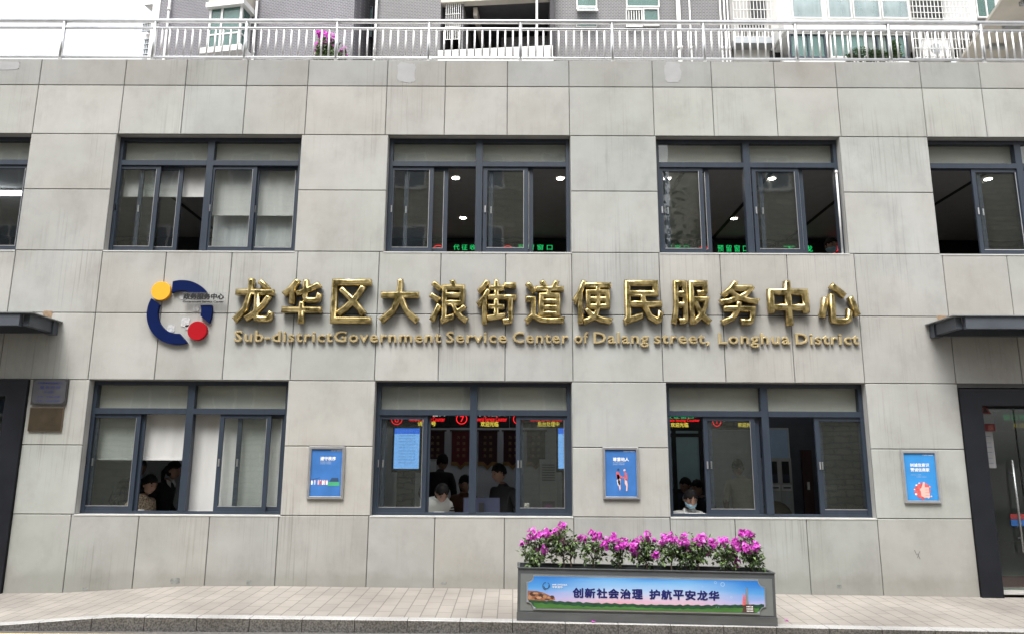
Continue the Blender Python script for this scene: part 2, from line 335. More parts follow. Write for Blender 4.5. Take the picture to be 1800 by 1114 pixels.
# ------------------------------------------------------------------ lettering
def text_mesh(body, bold=0.0, extrude=0.0, bevel=0.0, res=2, spacing=1.0):
    c = bpy.data.curves.new('lettering', 'FONT'); c.body = body; c.size = 1; c.offset = bold; c.extrude = extrude
    c.bevel_depth = bevel; c.bevel_resolution = 0; c.resolution_u = res; c.space_character = spacing
    o = bpy.data.objects.new('lettering', c); COL.objects.link(o)
    bpy.context.view_layer.update()
    me = bpy.data.meshes.new_from_object(o.evaluated_get(bpy.context.evaluated_depsgraph_get()))
    bpy.data.objects.remove(o); bpy.data.curves.remove(c)
    b = bmesh.new(); b.from_mesh(me); bpy.data.meshes.remove(me)
    bmesh.ops.remove_doubles(b, verts=b.verts[:], dist=1e-5)
    return b
def lettering(name, body, x0, x1, z0, z1, y, mat, parent, depth=0.0, fit=True, center=True, **kw):
    """text in the upright box x0..x1, z0..z1 with its face at y (towards -y)"""
    bold = kw.pop('bold', 0.0)
    b = text_mesh(body, extrude=(0.01 if depth else 0.0), **kw)
    if bold:                            # heavier strokes: shifted copies, each a hair in front of the last
        src = list(b.verts)+list(b.edges)+list(b.faces)
        for k in range(1, 6):
            g = bmesh.ops.duplicate(b, geom=src)
            bmesh.ops.translate(b, verts=[v for v in g['geom'] if isinstance(v, bmesh.types.BMVert)], vec=(bold*.8*math.cos(k*1.2566), bold*.8*math.sin(k*1.2566), .0002*k))
    xs = [v.co.x for v in b.verts]; zs = [v.co.y for v in b.verts]
    w, h = max(xs)-min(xs), max(zs)-min(zs)
    sx, sz = (x1-x0)/w, (z1-z0)/h
    if not fit: sx = sz = min(sx, sz)
    ox = (x0+x1)/2 if center else x0+w*sx/2
    m = MB(); m.b.free(); m.b = b
    for v in b.verts:
        p = v.co.copy()
        v.co = (ox+(p.x-(min(xs)+max(xs))/2)*sx, y-(p.z*depth/0.01 if depth else p.z), (z0+z1)/2+(p.y-(min(zs)+max(zs))/2)*sz)
    return m.build(name, mat, parent)

# ================================================================== SETTING
def interp(tab, x):
    if x <= tab[0][0]: return tab[0][1]
    for (a, u), (b, v) in zip(tab, tab[1:]):
        if x <= b: return u+(v-u)*(x-a)/(b-a)
    return tab[-1][1]
WALLZ = [(-9, -.08), (-6, -.074), (-5.2, -.064), (-4.4, -.016), (-3.8, .017), (-2.8, .023), (-1.7, .016), (0, .004), (3, -.035), (5.2, -.055), (9, -.09), (40, -.4)]
KERBZ = [(-40, -.13), (-5.6, -.128), (-4.87, -.10), (-4.39, -.062), (-3.8, -.018), (-3.3, -.02), (-.72, -.038), (0, -.045), (2.6, -.080), (9, -.16), (40, -.5)]
KY = -1.55
def pave_z(x, y):
    t = max(0, min(1, -y/(-KY))); return interp(WALLZ, x)*(1-t)+interp(KERBZ, x)*t
def road_z(x): return -0.148-0.0112*max(0, x)
xs = [-40, -20, -9]+[-9+0.25*k for k in range(1, 73)]+[20, 40]
m = MB()
ys = [0.6, 0.3, 0, -.35, -.7, -1.05, KY+.12]
for xa, xb in zip(xs, xs[1:]):
    for ya, yb in zip(ys, ys[1:]):
        m.face([(xa, yb, pave_z(xa, yb)), (xb, yb, pave_z(xb, yb)), (xb, ya, pave_z(xb, ya)), (xa, ya, pave_z(xa, ya))])
m.build('pavement', MT['pave'], kind='structure')
m = MB(); rnd = random.Random(3)
kx = -20.0
while kx < 20:                       # granite kerb blocks, butted with a thin gap
    L = 0.5; a, b_ = kx+.003, kx+L-.003
    for f0, f1 in ((0, .5), (.5, 1)):
        xa, xb = a+(b_-a)*f0, a+(b_-a)*f1
        za, zb = interp(KERBZ, xa)+.003, interp(KERBZ, xb)+.003
        y0, y1 = KY, KY+.118
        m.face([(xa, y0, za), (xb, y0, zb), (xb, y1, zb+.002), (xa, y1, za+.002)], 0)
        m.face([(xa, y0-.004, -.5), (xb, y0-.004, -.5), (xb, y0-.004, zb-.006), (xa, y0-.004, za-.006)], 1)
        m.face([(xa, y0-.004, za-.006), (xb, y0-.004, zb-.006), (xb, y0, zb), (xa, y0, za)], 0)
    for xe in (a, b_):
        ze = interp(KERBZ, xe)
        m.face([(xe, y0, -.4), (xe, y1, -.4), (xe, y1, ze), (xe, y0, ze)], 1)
    kx += L
m.build('kerb', [MT['kerbtop'], MT['kerbface']], kind='structure')
m = MB()
for xa, xb in zip(xs, xs[1:]):
    m.face([(xa, -14, road_z(xa)), (xb, -14, road_z(xb)), (xb, KY+.1, road_z(xb)), (xa, KY+.1, road_z(xa))])
m.build('road', MT['road'], kind='structure')
m = MB()
for k in range(-40, 40):
    xa, xb = k*.5, k*.5+.5
    if xb < 12: m.face([(xa, -1.83, road_z(xa)+.004), (xb, -1.83, road_z(xb)+.004), (xb, -1.68, road_z(xb)+.004), (xa, -1.68, road_z(xa)+.004)])
m.build('road_marking', MT['yellow'], kind='structure')
m = MB(); m.face([(-600, -600, -.62), (600, -600, -.62), (600, 600, -.62), (-600, 600, -.62)])
m.build('ground', MT['road'], kind='structure')

# ================================================================== SERVICE BUILDING
bld = thing('service_building', 'two storey grey panelled office building with slate framed windows and gold lettering', 'building')
Z = [-0.3, .815, 1.62, 2.405, 3.235, 4.035, 4.85, 5.61, 6.30, 6.68]
WIN_U = [(-9.2, -6.31), (-5.19, -2.778), (-1.645, .72), (1.838, 4.22), (5.368, 7.8)]
WIN_L = [(-5.173, -2.748), (-1.684, .706), (1.86, 4.28)]
DOORS = [(-8.3, -5.907), (5.40, 8.2)]
UPX = [-12, -9.2, -8.35, -7.4, -6.3, -5.17, -4.36, -3.55, -2.74, -1.69, -.92, -.10, .715, 1.82, 2.60, 3.43, 4.25, 5.365, 6.15, 6.95, 7.8, 12]
MDX = [-12, -9.2, -8.3, -7.4, -6.3, -5.2, -4.39, -3.56, -2.73, -1.70, -.922, -.106, .725, 1.824, 2.59, 3.43, 4.28, 5.39, 6.2, 7.0, 7.8, 12]
PARX = [(-6.31, -5.19), (-2.778, -1.645), (.72, 1.838), (4.22, 5.368)]
def cells(lst): return list(zip(lst, lst[1:]))
ROWS = {0: [c for c in cells([-12, -10.5, -8.3])] + cells([-5.907, -5.21, -4.41, -3.575, -2.76, -1.70, -.92, -.10, .715, 1.85, 2.61, 3.45, 4.285, 5.40]) + [(8.2, 12)],
        1: [(-12, -8.3), (-5.907, -5.173), (-2.748, -1.684), (.706, 1.86), (4.28, 5.40), (8.2, 12)],
        3: cells(MDX), 4: cells(MDX), 5: [(-12, -9.2)] + PARX + [(7.8, 12)], 7: cells(UPX), 8: cells(UPX)}
ROWS[2] = ROWS[1]; ROWS[6] = ROWS[5]
GAP = .0042
# core (dark joints) with real openings
ox = sorted({-12, 12, *[v for w_ in WIN_U+WIN_L+DOORS for v in w_]})
oz = sorted({-.3, 2.36, *Z})
def hole(x, z):
    if .815 < z < 2.405 and any(a < x < b for a, b in WIN_L): return True
    if 4.035 < z < 5.61 and any(a < x < b for a, b in WIN_U): return True
    if z < 2.36 and any(a < x < b for a, b in DOORS): return True
    return False
mw = MB(); YC, YB = .012, .24
for (xa, xb) in cells(ox):
    for (za, zb) in cells(oz):
        cx, cz = (xa+xb)/2, (za+zb)/2
        if hole(cx, cz): continue
        mw.face([(xa, YC, za), (xb, YC, za), (xb, YC, zb), (xa, YC, zb)], 1)
        mw.face([(xb, YB, za), (xa, YB, za), (xa, YB, zb), (xb, YB, zb)], 3)
        def nb(x, z): return (not -12 < x < 12) or z > 6.68 or z < -.3 or hole(x, z)
        if nb(xa-.01, cz): mw.face([(xa, YB, za), (xa, YC, za), (xa, YC, zb), (xa, YB, zb)], 2)
        if nb(xb+.01, cz): mw.face([(xb, YC, za), (xb, YB, za), (xb, YB, zb), (xb, YC, zb)], 2)
        if nb(cx, zb+.01): mw.face([(xa, YC, zb), (xb, YC, zb), (xb, YB, zb), (xa, YB, zb)], 2)
        if nb(cx, za-.01): mw.face([(xa, YB, za), (xb, YB, za), (xb, YC, za), (xa, YC, za)], 2)
tints = {}
rnd = random.Random(11)
lay = mw.b.faces.layers.float_color.new('tint')
for f in mw.b.faces: f[lay] = (1, 1, 1, 1)
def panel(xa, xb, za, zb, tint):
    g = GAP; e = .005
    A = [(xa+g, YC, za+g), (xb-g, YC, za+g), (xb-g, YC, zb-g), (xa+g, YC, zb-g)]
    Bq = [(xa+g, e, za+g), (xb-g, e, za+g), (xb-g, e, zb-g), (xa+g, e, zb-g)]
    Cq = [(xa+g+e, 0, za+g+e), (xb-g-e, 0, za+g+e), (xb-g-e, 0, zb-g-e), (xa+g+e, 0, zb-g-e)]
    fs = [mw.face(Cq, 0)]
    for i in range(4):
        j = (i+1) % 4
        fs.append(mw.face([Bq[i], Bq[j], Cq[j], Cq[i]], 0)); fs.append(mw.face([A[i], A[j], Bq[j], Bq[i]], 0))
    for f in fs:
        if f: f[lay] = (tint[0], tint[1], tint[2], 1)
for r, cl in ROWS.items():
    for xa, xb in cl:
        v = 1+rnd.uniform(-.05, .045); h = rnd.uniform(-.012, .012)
        k = .80 if r == 8 else (.90 if r in (0,) else 1.0)  # bottom row tinted darker for the weaker daylight near the ground
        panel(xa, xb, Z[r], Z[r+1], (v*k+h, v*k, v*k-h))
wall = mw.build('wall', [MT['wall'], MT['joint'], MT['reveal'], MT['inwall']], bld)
# parapet back, roof slab, interior shell
m = MB(); m.box(-12, 12, YB+.002, .30, 6.2, 6.68); m.box(-12, 12, .30, 8, 5.95, 6.2)
m.build('roof_slab', MT['offwhite'], bld)
m = MB(); m.box(-12, 12, YB+.002, 6.0, 2.95, 3.235); m.build('floor_slab', MT['infloor'], bld)
m = MB(); m.box(-12, 12, .02, 6.0, -.28, -.015); m.build('ground_floor', MT['infloor'], bld)
m = MB(); m.box(-12, 12, 6.0, 6.2, -.3, 5.95); m.box(-12.2, -12, .1, 6.2, -.3, 5.95); m.box(12, 12.2, .1, 6.2, -.3, 5.95)
m.build('interior_wall', MT['inwall'], bld)
m = MB(); m.box(-12, 12, YB+.004, 5.99, 5.64, 5.72); m.build('ceiling', MT['ceil'], bld)
m = MB(); m.box(-12, 12, YB+.004, 5.99, 2.72, 2.80); m.build('ceiling', MT['ceil'], bld)
for x in (-5.6, -2.4, 1.9+.55, 3.75, 5.2, 6.9):
    m = MB(); m.box(x, x+.06, .3, 5.9, 5.632, 5.64); m.build('ceiling_strip', MT['blackmatt'], bld)
m = MB(); m.box(-12, 12, 4.6, 5.98, 4.9, 5.63); m.build('bulkhead', MT['blackmatt'], bld)
# lighter filler patches on the parapet and rust below fixings
def ragged(cx, cz, rx, rz, seed, n=26):
    r = random.Random(seed); return [(cx+rx*math.copysign(abs(math.cos(t))**.42, math.cos(t))*r.uniform(.86, 1.1), cz+rz*math.copysign(abs(math.sin(t))**.42, math.sin(t))*r.uniform(.86, 1.1)) for t in [2*math.pi*k/n for k in range(n)]]
for (px, py, rx, rz, sd_) in ((714, 128, .125, .145, 1), (1182, 127, .11, .14, 2), (10, 116, .2, .06, 4)):
    p = at(px, py); m = MB(); m.xz(ragged(p.x, p.z, rx, rz, sd_), -.0025, .004); m.build('paint_patch', MT['patch'], bld)

MT['damp'] = plain('damp_stain', (0.20, 0.205, 0.195), 0.9, var=.3, scale=20); MT['scuff'] = plain('dark_scuff', (0.14, 0.135, 0.13), 0.9)
for px, py, rx, rz, sd_ in ((308, 1020, .055, .035, 21), (438, 1023, .03, .03, 22), (150, 1034, .03, .02, 23), (1475, 1030, .03, .02, 24), (780, 1024, .035, .015, 25)):
    p = at(px, py); m = MB(); m.xz(ragged(p.x, p.z, rx, rz, sd_, 14), -.0018, .003); m.build('damp_stain', MT['damp'], bld)
for q in (((1607, 966), (1611, 975)), ((1616, 968), (1612, 980)), ((1612, 972), (1617, 982))):
    p0_, p1_ = at(*q[0]), at(*q[1]); m = MB(); m.xz([(p0_.x, p0_.z), (p0_.x+.007, p0_.z), (p1_.x+.005, p1_.z), (p1_.x, p1_.z)], -.0018, .003); m.build('scuff_mark', MT['scuff'], bld)
# ---- windows
def window(x0, x1, z0, z1, zbar, sashes, blinds, mull=True, midx=None):
    xm = midx if midx is not None else (x0+x1)/2
    fw = .05; y0, y1 = .10, .185
    m = MB()
    m.box(x0+.002, x0+fw, y0, y1, z0+.003, z1-.002); m.box(x1-fw, x1-.002, y0, y1, z0+.003, z1-.002)
    m.box(x0+fw, x1-fw, y0+.002, y1-.002, z1-fw, z1-.003); m.box(x0+fw, x1-fw, y0+.002, y1-.002, z0+.004, z0+.035)
    m.box(xm-.043, xm+.043, y0-.004, y1-.004, z0+.036, z1-fw-.001)
    for a, b_ in ((x0+fw, xm-.0435), (xm+.0435, x1-fw)):
        m.box(a+.001, b_-.001, y0-.006, y1-.006, zbar-.034, zbar+.034)
    w_ = m.build('window', MT['frame'], bld, bevel=.004)
    mg = MB()
    for a, b_ in ((x0+fw, xm-.043), (xm+.043, x1-fw)):
        mg.box(a-.004, b_+.004, .132, .137, zbar+.032, z1-fw+.003)
    for a, b_, tr in sashes:
        ya = .112+.034*tr; m = MB(); s = .052; za, zb = z0+.034, zbar-.032
        m.box(a, a+s, ya, ya+.028, za, zb); m.box(b_-s, b_, ya, ya+.028, za, zb)
        m.box(a+s, b_-s, ya+.001, ya+.027, za, za+.055); m.box(a+s, b_-s, ya+.001, ya+.027, zb-.05, zb)
        # pale bead round the pane and a small latch
        m.box(a+s, b_-s, ya-.002, ya+.006, za+.055, za+.063, 1); m.box(b_-s-.006, b_-s, ya-.002, ya+.006, za+.063, zb-.05, 1)
        m.box(a+s*.4, a+s*.72, ya-.012, ya, (za+zb)/2-.05, (za+zb)/2+.04, 1)
        m.build('sash', [MT['frame'], MT['alu']], w_)
        mg.box(a+s-.004, b_-s+.004, ya+.011, ya+.016, za+.052, zb-.047)
    mg.build('pane', MT['glass'], w_)
    m = MB(); m.box(x0+.01, x1-.01, .20, .212, zbar-.01, z1+.05); m.build('transom_board', MT['board'], w_)
    for a, b_, zb, mat_, yb in blinds:
        m = MB(); n = max(6, int((b_-a)/.05))
        pts = [(a+(b_-a)*k/n, yb+.004*math.sin(k*1.7)) for k in range(n+1)]
        for (xa, ya), (xb, yb_) in zip(pts, pts[1:]):
            m.face([(xa, ya, zb), (xb, yb_, zb), (xb, yb_, zbar+.03), (xa, ya, zbar+.03)])
        m.box(a, b_, yb-.009, yb+.009, zb-.022, zb)
        m.build('blind', MT[mat_], w_)
    m = MB(); m.box(x0-.004, x1+.004, -.005, y0+.02, z0-.013, z0+.002); m.build('sill', MT['sill'], w_)
    return w_
def X(px, py, Y=.125): return at(px, py, Y).x
def Zp(px, py, Y=.125): return at(px, py, Y).z
ub, lb = Zp(900, 289, .1), Zp(900, 725, .1)
uz, lz = 360, 815
def U(a, b_, t): return (X(a, 294), X(b_, 294), t)
def L(a, b_, t): return (X(a, 732), X(b_, 732), t)
window(*WIN_U[0], 4.035, 5.61, ub, [(-9.1, -8.4, 0), (-8.5, -7.8, 1), (-7.65, -6.95, 1), (-7.02, -6.345, 0)], [])
window(*WIN_U[1], 4.035, 5.61, ub, [U(209, 284, 0), U(246, 322, 1), U(372, 453, 0), U(449, 527, 1)],
       [(-5.15, X(362, 294), Zp(300, 344, .24), 'blind', .24), (X(372, 294), -2.79, Zp(450, 377, .24), 'blind', .24), (X(372, 294), -2.79, 4.06, 'curtain', .33)])
window(*WIN_U[2], 4.035, 5.61, ub, [U(687, 763, 0), U(712, 788, 1), U(850, 928, 0), U(860, 937, 1)], [])
window(*WIN_U[3], 4.035, 5.61, ub, [U(1157, 1234, 0), U(1168, 1246, 1), U(1320, 1402, 0), U(1333, 1411, 1)], [])
window(*WIN_U[4], 4.035, 5.61, ub, [U(1705, 1789, 0), U(1716, 1796, 1), (6.75, 7.3, 0), (7.2, 7.75, 1)], [])
window(*WIN_L[0], .815, 2.405, lb, [L(158, 249, 0), L(166, 255, 1), L(388, 478, 0), L(418, 503, 1)],
       [(-5.12, X(329, 732), Zp(280, 805, .24), 'blind', .24), (X(338, 732), -2.76, .85, 'blind', .24)])
window(*WIN_L[1], .815, 2.405, lb, [L(664, 752, 0), L(672, 757, 1), L(907, 999, 0), L(912, 1003, 1)], [])
window(*WIN_L[2], .815, 2.405, lb, [L(1235, 1325, 0), L(1243, 1334, 1), L(1430, 1519, 0), L(1436, 1523, 1)], [])

MT['banner_red'] = plain('dull_red_film', (.20, .02, .02), .5); MT['stripe_blue'] = plain('dull_blue_film', (.015, .075, .24), .5)
# ---- doors
def door(x0, x1, right):
    m = MB(); zt, zb = 2.40 if not right else 2.343, -.12
    fw = .25
    # black stone portal standing proud of the wall and lining the opening
    if right:
        m.box(x0, x0+fw, -.035, .34, zb, zt-.2); m.box(x0, x1, -.035, .34, zt-.2, zt)
        m.box(x1-fw, x1, -.035, .34, zb, zt-.2)
    else:
        m.box(x1-fw, x1, -.035, .34, zb, zt-.2); m.box(x0, x1, -.035, .34, zt-.2, zt)
        m.box(x0, x0+fw, -.035, .34, zb, zt-.2)
    d = m.build('door', MT['black'], bld, bevel=.006)
    a, b_ = x0+fw, x1-fw; xm = (a+b_)/2
    m = MB(); g = .012
    for p, q in ((a+g, a+.55), (a+.57, xm+.42), (xm+.44, b_-g)): m.box(p, q, .25, .262, -.02, zt-.215)
    m.build('pane', MT['clearglass'], d)
    m = MB()
    for hx in (a+.43, a+.69):
        m.tube([(hx, .19, .42), (hx, .19, 1.50)], .0125, 12)
        for hz in (.58, 1.34): m.tube([(hx, .19, hz), (hx, .255, hz)], .009, 8)
    m.build('handle', MT['dullsteel'], d)
    m = MB(); m.box(a, b_, .02, .45, -.10, -.03); m.build('threshold', MT['sill'], d)
    if right:
        m = MB(); m.box(a+.36, b_, .240, .246, .80, .86); m.build('red_stripe', MT['banner_red'], d)
        m = MB(); m.box(a+.36, b_, .240, .246, .72, .795); m.build('blue_stripe', MT['stripe_blue'], d)
    return d
door(*DOORS[0], False); dr = door(*DOORS[1], True)

# ---- canopies
def canopy(x0, x1, tipx, z):
    m = MB(); D = .52; inn = 1 if tipx == x0 else -1
    bx = tipx; h = .115
    m.box(min(bx, bx+inn*.10), max(bx, bx+inn*.10), -.10, 0.0, z-.095, z+.075)        # bracket on the wall
    m.box(min(bx+inn*.02, bx+inn*.09), max(bx+inn*.02, bx+inn*.09), -D, -.10, z-.07, z+.062)      # side arm
    m.box(x0+.1, x1-.1, -D-.06, -D, z-.075, z+.065)                                  # front beam
    m.box(x0+.1, x1-.1, -.08, -.02, z-.08, z+.05)
    k = x0+1.1
    while k < x1-.3: m.box(k, k+.06, -D, -.08, z-.06, z+.055); k += 1.1
    c = m.build('canopy', MT['canopy'], bld, bevel=.004)
    m = MB(); m.box(x0-.05, x1+.05, -D-.08, -.004, z+.067, z+.078); m.build('canopy_sheet', MT['zinc'], c)
canopy(-9.0, -5.64, -5.64, 3.045); canopy(5.13, 9.0, 5.13, 3.06)
MT['rust'] = plain('rust_stain', (0.26, 0.18, 0.11), 0.9, var=0.25, scale=25)
for cx, cz in ((at(84, 549).x, at(84, 553).z), (at(1655, 556).x, at(1650, 561).z)):
    m = MB(); m.xz(ragged(cx, cz, .06, .05, 5), -.0022, .002); m.build('rust_stain', MT['rust'], bld)

# ---- roof railing
rail = thing('roof_railing', 'stainless steel tube railing with upright balusters along the roof edge', 'railing', (0, .11, 6.68))
YR = .11
posts = [at(p, 70, YR).x for p in (110, 271, 432, 592, 754, 915, 1076, 1237, 1399, 1563, 1726)]
posts = [posts[0]-2.46, posts[0]-1.23]+posts+[posts[-1]+1.25]
zt, zm, zb = Zp(900, 39, YR), Zp(900, 52, YR), Zp(900, 103, YR)
m = MB(); m.tube([(posts[0], YR, zt-.005), (posts[-1], YR, zt+.005)], .030, 14); m.build('top_rail', MT['steel'], rail)
m = MB(); m.tube([(posts[0], YR, zm), (posts[-1], YR, zm)], .019, 12); m.build('mid_rail', MT['steel'], rail)
m = MB(); m.tube([(posts[0], YR, zb), (posts[-1], YR, zb)], .019, 12); m.build('bottom_rail', MT['steel'], rail)
for x in posts:
    m = MB(); m.tube([(x, YR, 6.681), (x, YR, zt-.02)], .024, 12); m.tube([(x, YR, 6.681), (x, YR, 6.692)], .05, 14); m.build('post', MT['steel'], rail)
nb_ = 0
for a, b_ in cells(posts):
    if b_ < posts[4]-.01: continue
    for k in range(1, 12):
        x = a+(b_-a)*k/12
        m = MB(); m.tube([(x, YR, zb), (x, YR, zm)], .0125, 8); m.build('baluster', MT['baluster'], rail); nb_ += 1
# ================================================================== SIGN LETTERING
sign = thing('lettering_sign', 'row of thirteen large polished gold characters raised on the grey wall', 'sign', (.4, 0, 3.37), group=None)
zc0, zc1 = at(900, 571).z, at(900, 495).z
for ch, px in zip('龙华区大浪街道便民服务中心', (450, 533, 620, 704, 790, 873, 957, 1041, 1128, 1212, 1297, 1382, 1470)):
    b = text_mesh(ch, bold=-.006, extrude=.06, bevel=.034, res=2)
    cx = at(px, 533).x; em = .585
    xs_ = [v.co.x for v in b.verts]; z_ = [v.co.y for v in b.verts]
    mx, mz = (min(xs_)+max(xs_))/2, (min(z_)+max(z_))/2
    sz = min(.558/(max(z_)-min(z_)), .62); sx = min(.50/(max(xs_)-min(xs_)), .60)
    if ch == '心': sz *= .92
    m = MB(); m.b.free(); m.b = b
    zlo = min(v.co.z for v in b.verts)
    for v in b.verts:
        p = v.co.copy(); v.co = (cx+(p.x-mx)*sx, -.004-(p.z-zlo)*.55, (zc0+zc1)/2+(p.y-mz)*sz)
    m.build('character', MT['gold'], sign)
sign2 = thing('lettering_sign', 'line of small gold Latin letters below the large gold characters', 'sign', (.4, 0, 2.94))
def islands(b):
    seen = set(); out = []
    for v in b.verts:
        if v in seen: continue
        st = [v]; isl = []
        seen.add(v)
        while st:
            q = st.pop(); isl.append(q)
            for e in q.link_edges:
                o = e.other_vert(q)
                if o not in seen: seen.add(o); st.append(o)
        out.append(isl)
    return out
base, cap = at(900, 603).z, at(900, 583).z
for word, px0, px1 in (('Sub-districtGovernment', 413, 776), ('Service', 784, 891), ('Center', 901, 999), ('of', 1009, 1034), ('Dalang', 1043, 1140), ('street,', 1149, 1246), ('Longhua', 1262, 1387), ('District', 1397, 1508)):
    b = text_mesh(word, bold=-.004, extrude=.05, bevel=.024, res=2, spacing=1.10)
    xs_ = [v.co.x for v in b.verts]; x0, x1 = at(px0, 595).x, at(px1, 595).x
    sx = (x1-x0)/(max(xs_)-min(xs_)); sz = (cap-base)/.74; zlo = min(v.co.z for v in b.verts)
    for v in b.verts:
        p = v.co.copy(); v.co = (x0+(p.x-min(xs_))*sx, -.003-(p.z-zlo)*.25, base+.003+p.y*sz)
    isl = sorted(islands(b), key=lambda q: min(v.co.x for v in q)); groups = []
    for q in isl:
        lo, hi = min(v.co.x for v in q), max(v.co.x for v in q)
        if groups and lo < groups[-1][1]-.25*(hi-lo): groups[-1][0].extend(q); groups[-1][1] = max(hi, groups[-1][1])
        else: groups.append([list(q), hi])
    for q, _ in groups:
        idx = {v: i for i, v in enumerate(q)}; m = MB(); nv = [m.b.verts.new(v.co) for v in q]
        for f in {f for v in q for f in v.link_faces}:
            try: m.b.faces.new([nv[idx[v]] for v in f.verts])
            except ValueError: pass
        m.build('letter', MT['gold2'], sign2)
    b.free()

# ---- emblem
ec = at(318, 549.5); er = (at(375, 550).x-at(261, 550).x)/2
emb = thing('emblem', 'round emblem of navy ring arcs with yellow and red discs on the wall', 'emblem', (ec.x, 0, ec.z))
for o0, o1, i0, i1 in ((37, 107, 63, 116), (155, 289, 161, 275), (-20, 12.5, -10, 18.5)):
    m = MB(); n_ = 36
    ring = [(ec.x+er*math.cos(R_(o0+(o1-o0)*k/n_)), ec.z+er*math.sin(R_(o0+(o1-o0)*k/n_))) for k in range(n_+1)]
    inn = [(ec.x+er*.665*math.cos(R_(i0+(i1-i0)*k/n_)), ec.z+er*.665*math.sin(R_(i0+(i1-i0)*k/n_))) for k in range(n_+1)]
    m.xz(ring+inn[::-1], -.045, -.004); m.build('ring_arc', MT['navy'], emb)
def emdisc(px, py, r, mat_):
    p = at(px, py); m = MB(); m.disc((p.x, p.z), r, -.055, -.004, 44); m.build('disc', MT[mat_], emb, bevel=.003)
emdisc(286, 513, .118, 'amber'); emdisc(349.5, 582, .117, 'red')
p0, p1 = at(325, 516), at(399, 536)
m = MB(); m.box(p0.x, p1.x, -.064, -.056, p1.z, p0.z); pl = m.build('name_plate', MT['acrylic'], emb)
lettering('characters', '政务服务中心', p0.x+.012, p1.x-.015, p1.z+.050, p0.z-.012, -.0655, MT['blackink'], pl, bold=.075)
lettering('latin_text', 'Government Service Center', p0.x+.012, p1.x-.015, p1.z+.012, p1.z+.038, -.0655, MT['blackink'], pl, bold=.075)
for px, py, r in ((322, 520, .045), (345, 542, .035), (326, 566, .055), (301, 577, .045), (330, 575, .03)):
    p = at(px, py); m = MB(); m.xz(ragged(p.x, p.z, r, r*1.1, px), -.006, -.001); m.build('adhesive_remnant', MT['glue'], emb)

# ---- posters in aluminium snap frames
def poster_frame(label, x0, x1, z0, z1, bgmat):
    t = thing('poster_frame', label, 'poster', ((x0+x1)/2, 0, (z0+z1)/2))
    m = MB(); f = .032
    for q in ([(x0, z0), (x1, z0), (x1-f, z0+f), (x0+f, z0+f)], [(x1, z0), (x1, z1), (x1-f, z1-f), (x1-f, z0+f)],
              [(x1, z1), (x0, z1), (x0+f, z1-f), (x1-f, z1-f)], [(x0, z1), (x0, z0), (x0+f, z0+f), (x0+f, z1-f)]):
        m.xz(q, -.030, -.001)
    m.build('frame', MT['alu'], t, bevel=.005)
    m = MB(); m.box(x0+f-.002, x1-f+.002, -.014, -.002, z0+f-.002, z1-f+.002); p = m.build('poster', MT[bgmat], t)
    return t, p
YP = -.0155
x0, x1, z0, z1 = -2.442, -2.01, 1.006, 1.618
t, p = poster_frame('framed blue poster showing a queue boarding a green bus, left of the middle lower window', x0, x1, z0, z1, 'posterblue')
def PX(u): return x0+(x1-x0)*u
def PZ(v): return z1-(z1-z0)*v
lettering('headline', '遵守秩序', PX(.32), PX(.75), PZ(.27), PZ(.195), YP, MT['whiteink'], p, bold=.035)
lettering('small_text', '有序排队 文明乘车', PX(.32), PX(.63), PZ(.312), PZ(.285), YP, MT['paleink'], p)
lettering('small_text', '你我守序 平安同行', PX(.32), PX(.63), PZ(.345), PZ(.318), YP, MT['paleink'], p)
lettering('small_text', '文明城市 幸福家园', PX(.60), PX(.90), PZ(.092), PZ(.070), YP, MT['whiteink'], p)
m = MB()
m.xz([(PX(.56), PZ(.755)), (PX(.88), PZ(.75)), (PX(.88), PZ(.675)), (PX(.58), PZ(.675))], YP, YP+.001, 0)
m.xz([(PX(.60), PZ(.675)), (PX(.86), PZ(.675)), (PX(.84), PZ(.60)), (PX(.66), PZ(.60))], YP, YP+.001, 1)
m.build('bus_picture', [MT['printgreen'], MT['printdark']], p)
for u, c in ((.12, 0), (.20, 3), (.30, 1), (.355, 2), (.42, 0), (.47, 1), (.535, 0)):
    m = MB(); m.xz([(PX(u-.02), PZ(.73)), (PX(u+.02), PZ(.73)), (PX(u+.025), PZ(.66)), (PX(u-.02), PZ(.66))], YP, YP+.001, c)
    m.disc((PX(u), PZ(.652)), .008, YP-.0003, YP+.001, 10, 1)
    m.build('queue_picture', [MT['whiteink'], MT['pink'], MT['printred'], MT['paleink']], p)
m = MB(); m.xz([(PX(.10), PZ(.645)), (PX(.34), PZ(.60)), (PX(.34), PZ(.593)), (PX(.10), PZ(.635))], YP, YP+.001); m.build('shelter_picture', MT['printdark'], p)
x0, x1, z0, z1 = 1.062, 1.496, 1.020, 1.628
t, p = poster_frame('framed blue poster of two figures shaking hands, above the left end of the flower planter', x0, x1, z0, z1, 'posterblue')
lettering('headline', '尊重他人', PX(.29), PX(.73), PZ(.275), PZ(.20), YP, MT['whiteink'], p, bold=.035)
lettering('small_text', '与人为善 礼貌待人', PX(.29), PX(.61), PZ(.315), PZ(.288), YP, MT['paleink'], p)
lettering('small_text', '文明言行 和谐共处', PX(.29), PX(.61), PZ(.348), PZ(.321), YP, MT['paleink'], p)
lettering('small_text', '文明城市 幸福家园', PX(.58), PX(.90), PZ(.095), PZ(.073), YP, MT['whiteink'], p)
def fig(pts, name, mat_):
    m = MB(); m.xz([(PX(a), PZ(b_)) for a, b_ in pts], YP, YP+.001); m.build(name, MT[mat_], p)
fig([(.38, .53), (.45, .53), (.49, .63), (.48, .72), (.485, .80), (.46, .84), (.44, .76), (.41, .66)], 'figure_picture', 'pink')
fig([(.385, .635), (.475, .635), (.475, .72), (.42, .745), (.40, .70)], 'figure_picture', 'whiteink')
